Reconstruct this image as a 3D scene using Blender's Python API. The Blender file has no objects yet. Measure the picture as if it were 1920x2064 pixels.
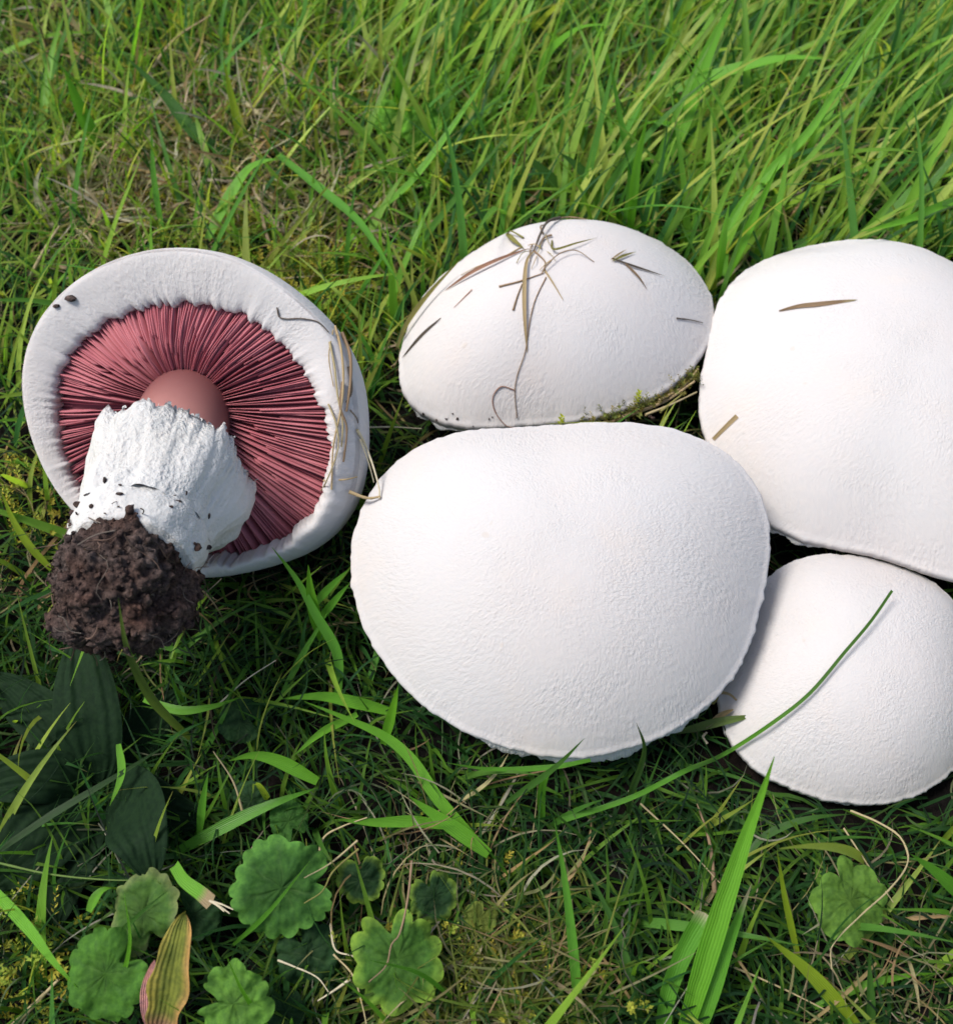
import bpy, math, random
import numpy as np
from mathutils import Vector, noise
from mathutils.bvhtree import BVHTree

# ------------------------------------------------------------------ camera, sky, sun, exposure
S = 0.01                                   # everything below is written in centimetres
PITCH, DIST, TH = math.radians(57.0), 25.0, 0.4737
FP = 960 / TH
sc = bpy.context.scene
COL = sc.collection
CAMP = np.array([0.0, -DIST*math.cos(PITCH), DIST*math.sin(PITCH)])
FWD = np.array([0.0, math.cos(PITCH), -math.sin(PITCH)])
RGT = np.array([1.0, 0.0, 0.0]); UPV = np.cross(RGT, FWD)
cd = bpy.data.cameras.new('camera'); cam = bpy.data.objects.new('camera', cd); COL.objects.link(cam)
cam.location = Vector(CAMP)*S
cam.rotation_euler = (math.pi/2 - PITCH, 0, 0)
cd.sensor_fit = 'HORIZONTAL'; cd.sensor_width = 36; cd.lens = 18/TH
cd.clip_start = 0.005; cd.clip_end = 200
cd.dof.use_dof = True; cd.dof.focus_distance = 0.205; cd.dof.aperture_fstop = 30
sc.camera = cam

SUN_EL, SUN_AZ = math.radians(61), math.radians(-82)      # azimuth from +Y towards +X
sd = Vector((math.sin(SUN_AZ)*math.cos(SUN_EL), math.cos(SUN_AZ)*math.cos(SUN_EL), math.sin(SUN_EL)))
w = bpy.data.worlds.new('World'); sc.world = w; w.use_nodes = True
nt = w.node_tree; bg = nt.nodes['Background']
sky = nt.nodes.new('ShaderNodeTexSky'); sky.sky_type = 'NISHITA'; sky.sun_disc = False
sky.sun_elevation = SUN_EL; sky.sun_rotation = SUN_AZ; sky.dust_density = 3.0
nt.links.new(sky.outputs[0], bg.inputs[0]); bg.inputs[1].default_value = 0.15
sl = bpy.data.lights.new('sun', 'SUN'); sl.energy = 3.1; sl.angle = math.radians(19); sl.color = (1, .97, .93)
so = bpy.data.objects.new('sun', sl); COL.objects.link(so); so.rotation_euler = sd.to_track_quat('Z', 'Y').to_euler()
sc.view_settings.view_transform = 'Standard'; sc.view_settings.look = 'None'
sc.view_settings.gamma = 1; sc.view_settings.use_curve_mapping = False
sc.view_settings.exposure = 0.40
sc.render.engine = 'CYCLES'
sc.cycles.use_denoising = True
sc.cycles.max_bounces = 8; sc.cycles.transmission_bounces = 6; sc.cycles.diffuse_bounces = 4
sc.cycles.filter_width = 1.6

rng = np.random.default_rng(11); random.seed(5)

# ------------------------------------------------------------------ helpers
def ray(px, py): return FWD + RGT*(px-960)/FP + UPV*(1032-py)/FP
def at(px, py, z):                        # the point of the photograph's ray that lies z cm above the soil
    v = ray(px, py); return CAMP + v*(z-CAMP[2])/v[2]
def atd(px, py, d): return CAMP + ray(px, py)*d
def proj(p):
    d = np.asarray(p) - CAMP; z = d@FWD
    return 960+FP*(d@RGT)/z, 1032-FP*(d@UPV)/z
def unit(v): v = np.asarray(v, float); return v/np.linalg.norm(v)

def link(name, me, m, parent=None, smooth=True):
    o = bpy.data.objects.new(name, me); COL.objects.link(o)
    for mm in (m if isinstance(m, (list, tuple)) else [m]): me.materials.append(mm)
    if parent: o.parent = parent
    if smooth: me.shade_smooth()
    return o
def mesh(name, V, F, attrs=None, mi=None):
    """V (n,3) in cm; F list of faces, or an (m,4)/(m,3) array"""
    V = np.asarray(V, np.float32)*S
    me = bpy.data.meshes.new(name)
    if isinstance(F, np.ndarray):
        k = F.shape[1]
        me.vertices.add(len(V)); me.vertices.foreach_set('co', V.ravel())
        me.loops.add(F.size); me.loops.foreach_set('vertex_index', F.astype(np.int32).ravel())
        me.polygons.add(len(F)); me.polygons.foreach_set('loop_start', np.arange(0, F.size, k, dtype=np.int32))
        me.polygons.foreach_set('loop_total', np.full(len(F), k, np.int32))
        me.update(calc_edges=True)
    else:
        me.from_pydata(V.tolist(), [], F); me.update()
    for an, av in (attrs or {}).items():
        av = np.asarray(av, np.float32)
        if av.ndim == 1: a = me.attributes.new(an, 'FLOAT', 'POINT'); a.data.foreach_set('value', av)
        else: a = me.attributes.new(an, 'FLOAT_VECTOR', 'POINT'); a.data.foreach_set('vector', av.ravel())
    if mi is not None: me.polygons.foreach_set('material_index', np.asarray(mi, np.int32))
    return me
def grid_faces(nr, nc, wrap):
    F = []
    for i in range(nr-1):
        for j in range(nc if wrap else nc-1):
            k = (j+1) % nc
            F.append((i*nc+j, i*nc+k, (i+1)*nc+k, (i+1)*nc+j))
    return np.array(F)
class Bag:                                # several shells joined into one mesh
    def __init__(s): s.V = []; s.F = []; s.A = {}; s.n = 0
    def add(s, V, F, **attrs):
        V = np.asarray(V); F = np.asarray(F)
        s.V.append(V); s.F.append(F+s.n); s.n += len(V)
        for k, v in attrs.items(): s.A.setdefault(k, []).append(np.broadcast_to(np.asarray(v, float), (len(V), 3)))
    def mesh(s, name): return mesh(name, np.concatenate(s.V), np.concatenate(s.F), {k: np.concatenate(v) for k, v in s.A.items()})
def tag(o, label=None, cat=None, group=None, kind=None):
    if label: o['label'] = label
    if cat: o['category'] = cat
    if group: o['group'] = group
    if kind: o['kind'] = kind
    return o
def empty(name, loc):
    o = bpy.data.objects.new(name, None); COL.objects.link(o); o.location = Vector(loc)*S; o.empty_display_size = .01
    return o
def under(o, root):                       # parent without moving
    o.parent = root; o.matrix_parent_inverse = root.matrix_basis.inverted(); return o
def fbm(p, f, o=3): return noise.fractal(Vector(p)*f, 1.0, 2.0, o)
def catmull(P, n):
    P = np.asarray(P, float); m = len(P)
    if m == 2: return P[0]+(P[1]-P[0])*np.linspace(0, 1, n)[:, None]
    d = np.r_[0, np.cumsum(np.linalg.norm(np.diff(P, axis=0), axis=1)+1e-6)]
    T = np.empty_like(P)
    for i in range(m):
        a, b = max(i-1, 0), min(i+1, m-1); T[i] = (P[b]-P[a])/(d[b]-d[a])
    out = []
    for s in np.linspace(0, d[-1], n):
        i = min(np.searchsorted(d, s, 'right')-1, m-2); h = d[i+1]-d[i]; u = (s-d[i])/h
        out.append((2*u**3-3*u**2+1)*P[i]+(u**3-2*u**2+u)*h*T[i]+(-2*u**3+3*u**2)*P[i+1]+(u**3-u**2)*h*T[i+1])
    return np.array(out)

# ------------------------------------------------------------------ materials
def new_mat(name):
    m = bpy.data.materials.new(name); m.use_nodes = True
    n = m.node_tree.nodes; return m, m.node_tree, n, m.node_tree.links, n['Principled BSDF']
def N(nt, t, **k):
    n = nt.nodes.new(t)
    for a, v in k.items(): setattr(n, a, v)
    return n
def attr(nt, name): return N(nt, 'ShaderNodeAttribute', attribute_name=name)
def tex(nt, scale, detail=4, rough=.55, vec=None, dim=None):
    n = N(nt, 'ShaderNodeTexNoise'); n.inputs['Scale'].default_value = scale; n.inputs['Detail'].default_value = detail; n.inputs['Roughness'].default_value = rough
    if vec is not None: nt.links.new(vec, n.inputs['Vector'])
    return n.outputs['Fac']
def ramp(nt, fac, stops):
    r = N(nt, 'ShaderNodeValToRGB'); e = r.color_ramp.elements
    while len(e) < len(stops): e.new(.5)
    for x, (p, c) in zip(e, stops): x.position = p; x.color = (*c, 1) if len(c) == 3 else c
    nt.links.new(fac, r.inputs[0]); return r.outputs[0]
def mixc(nt, fac, a, b, mode='MIX'):
    m = N(nt, 'ShaderNodeMix', data_type='RGBA', blend_type=mode)
    for s, v in ((0, fac), (6, a), (7, b)):
        if hasattr(v, 'is_linked') or isinstance(v, bpy.types.NodeSocket): nt.links.new(v, m.inputs[s])
        else: m.inputs[s].default_value = v if s == 0 else (*v, 1)
    return m.outputs[2]
def math_(nt, op, a, b=None):
    m = N(nt, 'ShaderNodeMath', operation=op)
    for s, v in ((0, a), (1, b)):
        if v is None: continue
        if isinstance(v, bpy.types.NodeSocket): nt.links.new(v, m.inputs[s])
        else: m.inputs[s].default_value = v
    return m.outputs[0]
def bump(nt, h, dist, strength=1.0, normal=None):
    b = N(nt, 'ShaderNodeBump'); b.inputs['Strength'].default_value = strength; b.inputs['Distance'].default_value = dist
    nt.links.new(h, b.inputs['Height'])
    if normal is not None: nt.links.new(normal, b.inputs['Normal'])
    return b.outputs[0]
def objco(nt): return N(nt, 'ShaderNodeTexCoord').outputs['Object']

def skin_mat(name, base, warm, fib_d, spots=True):
    m, nt, n, L, p = new_mat(name)
    oc = objco(nt); fb = attr(nt, 'fibre').outputs['Vector']
    big = tex(nt, 28, 3, .5, oc); c = mixc(nt, ramp(nt, big, [(.38, (0, 0, 0)), (.66, (1, 1, 1))]), base, warm)
    f1 = tex(nt, 1.5, 2, .5, fb); f2 = tex(nt, 900, 3, .6, oc); f3 = tex(nt, 2.3, 2, .5, fb)
    c = mixc(nt, math_(nt, 'MULTIPLY', ramp(nt, f1, [(.3, (1, 1, 1)), (.6, (0, 0, 0))]), .10), c, (.66, .58, .5))
    st_ = tex(nt, 55, 4, .65, oc)
    c = mixc(nt, math_(nt, 'MULTIPLY', ramp(nt, st_, [(.56, (0, 0, 0)), (.74, (1, 1, 1))]), .16), c, (.60, .50, .40))
    if spots:
        sp = tex(nt, 260, 1, .5, oc)
        c = mixc(nt, ramp(nt, sp, [(.775, (0, 0, 0)), (.80, (.3, .3, .3))]), c, (.42, .35, .28))
    L.new(c, p.inputs['Base Color'])
    h = math_(nt, 'ADD', math_(nt, 'MULTIPLY', f1, .9), math_(nt, 'ADD', math_(nt, 'MULTIPLY', f2, .6), math_(nt, 'MULTIPLY', f3, .35)))
    h = math_(nt, 'MULTIPLY', math_(nt, 'SUBTRACT', h, .93), math_(nt, 'ADD', math_(nt, 'MULTIPLY', ramp(nt, tex(nt, 70, 2, .5, oc), [(.35, (0, 0, 0)), (.65, (1, 1, 1))]), .9), .35))
    L.new(bump(nt, h, fib_d), p.inputs['Normal'])
    p.inputs['Roughness'].default_value = .8; p.inputs['Specular IOR Level'].default_value = .12
    p.inputs['Subsurface Weight'].default_value = .25; p.inputs['Subsurface Radius'].default_value = (1, .75, .6); p.inputs['Subsurface Scale'].default_value = .0016
    return m
M_CAP = skin_mat('cap_skin', (.474, .458, .447), (.470, .443, .427), .00022)
M_STIPE = skin_mat('stipe_skin', (.49, .487, .475), (.46, .45, .42), .0008, False)

def leafy(name, rough=.36, trans=.48, vein=0.0, mottled=0.0, spec=.4, relief=.00012):
    """tint = pigment of the single blade; blade = (across, along, chance)"""
    m, nt, n, L, p = new_mat(name)
    tint = attr(nt, 'tint').outputs['Vector']; bl = attr(nt, 'blade').outputs['Vector']
    sep = N(nt, 'ShaderNodeSeparateXYZ'); L.new(bl, sep.inputs[0])
    oc = objco(nt)
    st = math_(nt, 'SINE', math_(nt, 'ADD', math_(nt, 'MULTIPLY', sep.outputs[0], 23.0), math_(nt, 'MULTIPLY', tex(nt, 200, 2, .5, oc), 7.0)))
    nz = tex(nt, 420, 3, .6, oc)
    c = mixc(nt, math_(nt, 'MULTIPLY', nz, .55), tint, (.7, .75, .55), 'MULTIPLY')
    c = mixc(nt, math_(nt, 'MULTIPLY', math_(nt, 'ADD', math_(nt, 'MULTIPLY', st, .5), .5), .14), c, (.45, .55, .4), 'MULTIPLY')
    if mottled:
        mo = tex(nt, 900, 4, .65, oc)
        c = mixc(nt, math_(nt, 'MULTIPLY', ramp(nt, mo, [(.4, (0, 0, 0)), (.62, (1, 1, 1))]), mottled), c, mixc(nt, 1.0, c, (1.7, 1.55, 1.3), 'MULTIPLY'))
    L.new(c, p.inputs['Base Color'])
    p.inputs['Roughness'].default_value = rough; p.inputs['Specular IOR Level'].default_value = spec
    h = math_(nt, 'ADD', math_(nt, 'MULTIPLY', st, .25), math_(nt, 'MULTIPLY', nz, 1.0))
    nb = bump(nt, h, relief); L.new(nb, p.inputs['Normal'])
    t = N(nt, 'ShaderNodeBsdfTranslucent'); L.new(nb, t.inputs['Normal'])
    L.new(mixc(nt, 1.0, c, (1.35, 1.25, .6), 'MULTIPLY'), t.inputs['Color'])
    mx = N(nt, 'ShaderNodeMixShader'); mx.inputs[0].default_value = trans
    L.new(p.outputs[0], mx.inputs[1]); L.new(t.outputs[0], mx.inputs[2]); L.new(mx.outputs[0], n['Material Output'].inputs[0])
    return m
M_GRASS = leafy('grass_blade_green')
M_DRY = leafy('dry_grass', rough=.7, trans=.2, spec=.2)
M_LEAF = leafy('broad_leaf', rough=.75, trans=.22, mottled=.7, spec=.1, relief=.00025)
M_MOSS = leafy('moss', rough=.7, trans=.35, spec=.2)

def soil_mat(name, lo, hi, k=1.0, far=False):
    m, nt, n, L, p = new_mat(name)
    oc = objco(nt); a = tex(nt, 260*k, 6, .7, oc); b = tex(nt, 40*k, 4, .6, oc); c3 = tex(nt, 1500*k, 3, .6, oc)
    c = ramp(nt, a, [(.32, lo), (.55, tuple((x+y)/2 for x, y in zip(lo, hi))), (.72, hi)])
    c = mixc(nt, ramp(nt, b, [(.35, (0, 0, 0)), (.7, (1, 1, 1))]), c, (.85, .6, .5), 'MULTIPLY')
    if far:                                 # further off the ground is covered by turf too fine to tell apart
        ln = N(nt, 'ShaderNodeVectorMath', operation='LENGTH'); L.new(oc, ln.inputs[0]); d_ = ln.outputs['Value']
        g_ = ramp(nt, tex(nt, 60, 5, .7, oc), [(.3, (.02, .05, .012)), (.6, (.09, .19, .03)), (.8, (.16, .25, .05))])
        c = mixc(nt, ramp(nt, d_, [(.62, (0, 0, 0)), (.9, (1, 1, 1))]), c, g_)
    L.new(c, p.inputs['Base Color']); p.inputs['Roughness'].default_value = .95; p.inputs['Specular IOR Level'].default_value = .1
    L.new(bump(nt, math_(nt, 'ADD', a, math_(nt, 'MULTIPLY', c3, .5)), .0012), p.inputs['Normal'])
    return m
M_SOIL = soil_mat('soil', (.003, .003, .003), (.013, .011, .010), far=True)  # darker than real soil: the shade of the gaps is put into it
M_CLOD = soil_mat('clod_soil', (.012, .010, .010), (.22, .165, .145), 3.0)
m, nt, n, L, p = new_mat('gill_tissue'); M_GILL = m
oc = objco(nt); g = tex(nt, 90, 3, .5, oc)
L.new(ramp(nt, g, [(.3, (.31, .088, .105)), (.7, (.45, .165, .18))]), p.inputs['Base Color'])
p.inputs['Roughness'].default_value = .8; p.inputs['Specular IOR Level'].default_value = .12; p.inputs['Subsurface Weight'].default_value = .15; p.inputs['Subsurface Radius'].default_value = (1, .5, .5); p.inputs['Subsurface Scale'].default_value = .0008
m, nt, n, L, p = new_mat('gill_bed'); M_BED = m
p.inputs['Base Color'].default_value = (.13, .03, .045, 1); p.inputs['Roughness'].default_value = .8
m, nt, n, L, p = new_mat('stipe_neck'); M_NECK = m
tn = attr(nt, 'tint').outputs['Vector']; L.new(mixc(nt, math_(nt, 'MULTIPLY', tex(nt, 500, 3, .6, objco(nt)), .35), tn, (.8, .7, .65), 'MULTIPLY'), p.inputs['Base Color'])
p.inputs['Roughness'].default_value = .5; p.inputs['Subsurface Weight'].default_value = .2; p.inputs['Subsurface Radius'].default_value = (1, .5, .4); p.inputs['Subsurface Scale'].default_value = .001

# ------------------------------------------------------------------ ground
def gz(x, y):                             # soil relief, cm
    return .25*noise.noise(Vector((x*.22, y*.22, 3.1)))+.12*noise.noise(Vector((x*.8, y*.8, 7.)))
ax = np.unique(np.r_[np.linspace(-30, 30, 161), -np.geomspace(31, 4000, 34), np.geomspace(31, 4000, 34)])
GX, GY = np.meshgrid(ax, ax+4)
GV = np.stack([GX.ravel(), GY.ravel(), np.zeros(GX.size)], 1)
near = (abs(GV[:, 0]) < 60) & (abs(GV[:, 1]-4) < 60)
for i in np.where(near)[0]: GV[i, 2] = gz(GV[i, 0], GV[i, 1])
me = mesh('ground', GV, grid_faces(len(ax), len(ax), False))
tag(link('ground', me, M_SOIL), 'near-black soil under the grass, shade of the gaps in its colour', kind='structure')

# ------------------------------------------------------------------ mushroom caps
CAPS = {}                                  # name -> BVH, centre, normal ...
def frame(n):
    n = unit(n); u = unit(np.cross([0, 1, 0], n)); return u, np.cross(n, u), n
def radius(coef, phi):
    return sum(c*np.cos(k*phi)+s*np.sin(k*phi) for k, (c, s) in enumerate(coef))
def dome_profile(H, amax, na, pw):
    if pw:                                  # (a) deep bowl of the upturned cap
        a = np.linspace(0.012, amax, na); cz = np.cos(a*np.pi/2)
        return a, np.sin(a*np.pi/2), H*np.sign(cz)*np.abs(cz)**pw
    a = np.r_[np.linspace(.012, .975, na-5), .988, .996, 1.0, 1.0, .996]   # (b) shallow dome, margin turned down
    z = H*(1-a**2.3); z[-5:] = np.array([.985, .6, .2, -.35, -.75])*(H*(1-.975**2.3))*np.array([.75, .75, .75, 1, 1]); z[-2:] = [-.06, -.15]
    return a, a, z
def cap_rings(C, n, coef, H, amax, na, nphi, seed, wob=.007, pw=None):
    u, v, n = frame(n); C = np.array(C)
    phi = np.arange(nphi)/nphi*2*np.pi; R = radius(coef, phi)
    a, rr, zz = dome_profile(H, amax, na, pw)
    nick = np.array([.030*noise.noise(Vector((math.cos(x)*9, math.sin(x)*9, seed)))+.028*noise.noise(Vector((math.cos(x)*24, math.sin(x)*24, seed)))+.02*noise.noise(Vector((math.cos(x)*60, math.sin(x)*60, seed))) for x in phi])
    Rr = R[None]+(nick[None]*np.clip((a[:, None]-.9)/.1, 0, 1) if not pw else 0)
    V = C+(Rr*rr[:, None]*np.cos(phi))[..., None]*u+(Rr*rr[:, None]*np.sin(phi))[..., None]*v+zz[:, None, None]*n
    W = V.reshape(-1, 3)
    rad_ = R[None]*a[:, None]; kk = 46*(1-np.exp(-rad_/2.4))      # fibres radiate, but do not pinch together at the top
    swirl = phi[None]+.06*np.sin(rad_*1.7+seed)+.02*np.sin(rad_*4+3*phi[None])
    fib = np.stack([np.cos(swirl)*kk, np.sin(swirl)*kk, rad_*3.6+seed*9], -1).reshape(-1, 3)
    dirs = W-C; dirs /= np.linalg.norm(dirs, axis=1)[:, None]
    for i in range(len(W)):
        q = W[i]+seed*13.7
        W[i] += dirs[i]*(wob*noise.noise(Vector(q*.45))+.003*noise.noise(Vector(q*2.2))+.003*noise.noise(Vector(q*6)))
    return W, fib, (u, v, n), R, phi
def fringe(name, root, C, fr, R, phi, coef, H, amax, arcs, seed, m, out=.16, down=.20):
    """the torn white edge of the veil, hanging below the cap margin"""
    u, v, n = fr
    for p0, p1, ln in arcs:
        B = Bag()
        k = int(abs(p1-p0)/.012)+2; ph = np.linspace(p0, p1, k); r = radius(coef, ph)
        env = np.sin(np.linspace(0, np.pi, k))**.4
        rag = np.array([.55+.55*noise.noise(Vector((x*5, seed, 0)))+.5*noise.noise(Vector((x*14, seed, 1)))+.16*noise.noise(Vector((x*50, seed, 2))) for x in ph])
        rag = np.clip(rag, .05, 1.4)*env*ln
        z0 = -.15; s0 = .996
        rows = []
        for t in (0, .3, .6, 1.0):
            rad = r*s0-.05+rag*t*out/.28+.02*np.array([noise.noise(Vector((x*30, t*3, seed))) for x in ph])
            zz = z0+.03-rag*t*down/.28
            rows.append(np.array(C)+(rad*np.cos(ph))[:, None]*u+(rad*np.sin(ph))[:, None]*v+zz[:, None]*n)
        top = np.concatenate(rows); low = top-n*.035-(top-np.array(C))*.004
        F = grid_faces(4, k, False)
        fibv = np.tile(np.stack([np.cos(ph)*34, np.sin(ph)*34, 0*ph], 1), (4, 1))
        B.add(top, F, fibre=fibv); B.add(low, F[:, ::-1], fibre=fibv)
        e = np.array([(3*k+j, 3*k+j+1, 3*k+j+1+4*k, 3*k+j+4*k) for j in range(k-1)])
        B.F.append(e+B.n-8*k); under(link(name, B.mesh(name), m), root)
def make_cap(key, label, C, n, coef, H, amax, seed, arcs):
    na, nphi = 84, 264
    W, fib, fr, R, phi = cap_rings(C, n, coef, H, amax, na, nphi, seed)
    u, v, nn = fr; C = np.array(C)
    z0 = -.15; s0 = .996
    rows = [W]; fibs = [fib]; nr = na
    for f, dz in ((.985, -.05), (.965, -.03), (.94, .05), (.88, .14), (.5, .45), (.12, .5)):
        rad = R*s0*f; rows.append(C+(rad*np.cos(phi))[:, None]*u+(rad*np.sin(phi))[:, None]*v+(z0+dz)*nn)
        fibs.append(fib[:nphi]); nr += 1
    V = np.concatenate(rows); F = grid_faces(nr, nphi, True); mi = (np.arange(len(F)) >= (na+2)*nphi).astype(int)
    base = C+nn*z0
    root = tag(empty('mushroom', base), label, 'mushroom', 'white caps lying face up in a cluster')
    # apex fan
    V = np.concatenate([V, [W[:nphi].mean(0)]]); fb = np.concatenate(fibs+[[fib[:nphi].mean(0)]])
    Fl = [tuple(f) for f in F]+[(len(V)-1, (j+1) % nphi, j) for j in range(nphi)]
    me = mesh('cap', V, Fl, {'fibre': fb}, mi=list(mi)+[0]*nphi)
    under(link('cap', me, [M_CAP, M_BED]), root)
    if arcs: fringe('veil_fringe', root, C, fr, R, phi, coef, H, amax, arcs, seed, M_STIPE)
    CAPS[key] = dict(bvh=BVHTree.FromPolygons([tuple(x) for x in V], Fl), C=C, n=nn, R=R, H=H, root=root, fr=fr, coef=coef)
    return root
PI = math.pi
# azimuths: u runs towards +x, v towards +y, so -PI/2 is the edge nearest the camera
make_cap('main', 'largest white mushroom cap, whole and clean, at the front of the cluster', (1.84, -3.07, 2.39), (0, -.22, 1),
         [(4.104, 0), (0, 0), (.405, .069), (-.057, .218), (-.067, .019), (-.016, .011), (-.025, .014), (-.013, .002)], 1.75, 1, 1,
         [(-2.15, -1.62, .30), (-1.72, -1.08, .50), (-1.12, -.72, .36), (-.1, .1, .12), (-2.5, -2.2, .12)])
make_cap('top', 'white mushroom cap littered with dry grass and twigs, at the back of the cluster', (2.08, 4.83, 1.70), (-.05, 0, 1),
         [(3.805, 0), (0, 0), (.247, .351), (.049, -.141), (-.065, .051), (.049, .009), (-.01, -.03), (.002, .023)], 2.0, 1, 2, [(-2.6, -2.1, .2)])
make_cap('right', 'big white mushroom cap running out of the right edge, one brown straw near its top', (10.01, 2.11, 1.98), (-.06, -.1, 1),
         [(4.728, 0), (0, 0), (-.185, -.158), (-.074, -.094), (-.051, .114), (.094, -.008), (.023, -.022), (-.056, -.018)], 1.9, 1, 3, [(-2.5, -2.05, .36)])
make_cap('low', 'smaller white mushroom cap tucked low beneath two others, a green blade across it', (8.12, -4.73, .82), (0, -.15, 1),
         [(2.822, 0), (0, 0), (.032, .173), (-.002, -.061), (-.029, .076), (-.016, -.025), (-.012, -.003), (.001, -.002)], 1.4, 1, 4,
         [(-2.3, -1.2, .14), (-1.3, -.3, .2)])

# ------------------------------------------------------------------ the upturned mushroom
LN = unit((-.1005, -.6831, .7233)); LC = np.array([-6.17, .39, 3.34])
lcoef = [(3.731, 0), (0, 0), (.088, .191), (.021, .002), (-.021, .019), (.011, .017), (-.017, -.028), (-.012, .014)]
gcoef = [(2.962, 0), (.093, -.203), (.132, .127), (.02, -.009), (-.032, .02), (-.004, .008), (-.009, .013)]
up_root = tag(empty('upturned_mushroom', (LC[0], LC[1]-.5, .4)), 'uprooted white mushroom lying upside down, pink gills, thick stem and soil clod showing', 'mushroom')
W, fib, fr, R, phi = cap_rings(LC, -LN, lcoef, 2.6, 1.10, 80, 480, 6, pw=.9)
u, v, nd = fr; nphi = 480
GC = np.array([.039, -.138]); HL = 2.6*abs(math.cos(1.10*math.pi/2))**.9
P1 = np.stack([R*math.sin(1.1*math.pi/2)*np.cos(phi), R*math.sin(1.1*math.pi/2)*np.sin(phi)], 1)
# gill margin radius measured about its own centre
gp = np.linspace(0, 2*PI, 721); grr = radius(gcoef, gp)
gxy = GC+np.stack([grr*np.cos(gp), grr*np.sin(gp)], 1)
gang = np.unwrap(np.arctan2(gxy[:, 1], gxy[:, 0])); grad = np.hypot(*gxy.T)
def gillR(ph): return np.interp(np.mod(ph-gang[0], 2*PI)+gang[0], gang, grad)
jag = 1.7*np.array([.07*noise.noise(Vector((math.cos(x)*9, math.sin(x)*9, 1)))+.06*noise.noise(Vector((math.cos(x)*30, math.sin(x)*30, 2)))+.05*abs(noise.noise(Vector((math.cos(x)*60, math.sin(x)*60, 2)))) for x in phi])
g2 = gillR(phi)+jag-.03
P2 = np.stack([g2*np.cos(phi), g2*np.sin(phi)], 1)
rows = [W]; fibs = [fib]
prof = [(.05, .03, .12, .16), (.12, .045, .26, .34), (.25, .05, .40, .47), (.4, .05, .52, .55), (.56, .04, .62, .59), (.72, .03, .72, .57), (.86, .01, .82, .48), (.95, -.02, .91, .28), (1.0, -.07, .97, .1), (1.0, -.20, 1.0, -.1), (.97, -.55, .97, -.5)]
# on the side facing the ground the margin stands up close to the gills and the outside of the cap shows
ia = np.array([math.atan2(*(np.array(proj(LC+q[0]*u+q[1]*v))-np.array(proj(LC)))[::-1]) for q in P1])
wl = np.exp(-(np.abs((ia-math.radians(38)+PI) % (2*PI)-PI)/math.radians(58))**4)[:, None]
for t0, d0, t1, d1 in prof:
    t = t0*(1-wl)+t1*wl; dh = d0*(1-wl)+d1*wl
    q = P1*(1-t)+P2*t; hh = (HL-.12*t)[:, 0]+dh[:, 0]
    row = LC+q[:, :1]*u+q[:, 1:]*v+hh[:, None]*LN
    for j in range(nphi):
        row[j] += LN*(.03*noise.noise(Vector(row[j]*1.3)))
    rows.append(row); fibs.append(np.stack([np.cos(phi)*34, np.sin(phi)*34, 40+t[:, 0]*6], 1))
HE = HL-.12-.17                            # height of the gills' outer edge on LN
V = np.concatenate(rows+[[W[:nphi].mean(0)]]); fb = np.concatenate(fibs+[[fib[:nphi].mean(0)]])
F = [tuple(f) for f in grid_faces(80+len(prof), nphi, True)]+[(len(V)-1, (j+1) % nphi, j) for j in range(nphi)]
under(link('cap', mesh('cap', V, F, {'fibre': fb}), M_CAP), up_root)
CAPS['left'] = dict(bvh=BVHTree.FromPolygons([tuple(x) for x in V], F), C=LC, n=-LN, R=R, root=up_root)
# gill bed and the radiating gills
A = np.array([-6.40, 1.02, 2.85]); Bp = np.array([-6.56, -4.05, 4.46])
a2 = np.array([(A-LC)@u, (A-LC)@v])
def gh(t): return HE-.02+.20*math.sin(min(t, 1)*2.6)-.75*max(0, t-.55)**1.5-.0   # t: 0 at the margin, 1 by the stem
def gpt(ph, t, h=0):
    q0 = np.array([math.cos(ph), math.sin(ph)])
    o = P2c(ph); q = o*(1-t)+(a2+q0*.75)*t
    return LC+q[0]*u+q[1]*v+(gh(t)+h)*LN
def P2c(ph): r_ = float(gillR(ph))+.06; return np.array([r_*math.cos(ph), r_*math.sin(ph)])
rows = [[gpt(x, t, -.27) for x in np.linspace(0, 2*PI, 120, endpoint=False)] for t in np.linspace(-.02, 1.05, 14)]
under(link('gill_bed', mesh('gill_bed', np.concatenate([np.array(r_) for r_ in rows]), grid_faces(14, 120, True)), M_BED), up_root)
B = Bag(); NG = 330
for i in range(NG):
    ph = (i+rng.uniform(-.25, .25))/NG*2*PI; ph += .022*noise.noise(Vector((math.cos(ph)*5, math.sin(ph)*5, 1)))+.010*noise.noise(Vector((math.cos(ph)*17, math.sin(ph)*17, 1)))
    tmax = 1.0 if i % 2 == 0 else rng.uniform(.35, .75)
    ts = np.linspace(0, tmax, 13); wig = rng.uniform(-1, 1); lift = rng.normal(0, .03)-.22*(rng.random() < .10); lean = rng.normal(0, .022)
    ring = []
    for t in ts:
        dph = wig*.006*math.sin(t*7+i)
        sp = (1-t)*.030+.007; d = np.array([-math.sin(ph), math.cos(ph)]); side = d[0]*u+d[1]*v
        endf = 1.0 if t < tmax*.93 or tmax == 1 else .3
        c0 = gpt(ph+dph, t, -.38); c1 = gpt(ph+dph, t, (lift+.015*math.sin(t*9+i))*1.0-(1-endf)*.3)+side*lean
        ring += [c0-side*sp, c1-side*sp*.32, c1+side*sp*.32, c0+side*sp]
    B.add(ring, grid_faces(13, 4, False))
g_o = under(link('gills', B.mesh('gills'), M_GILL, smooth=False), up_root); g_o['kind'] = 'stuff'

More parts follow.
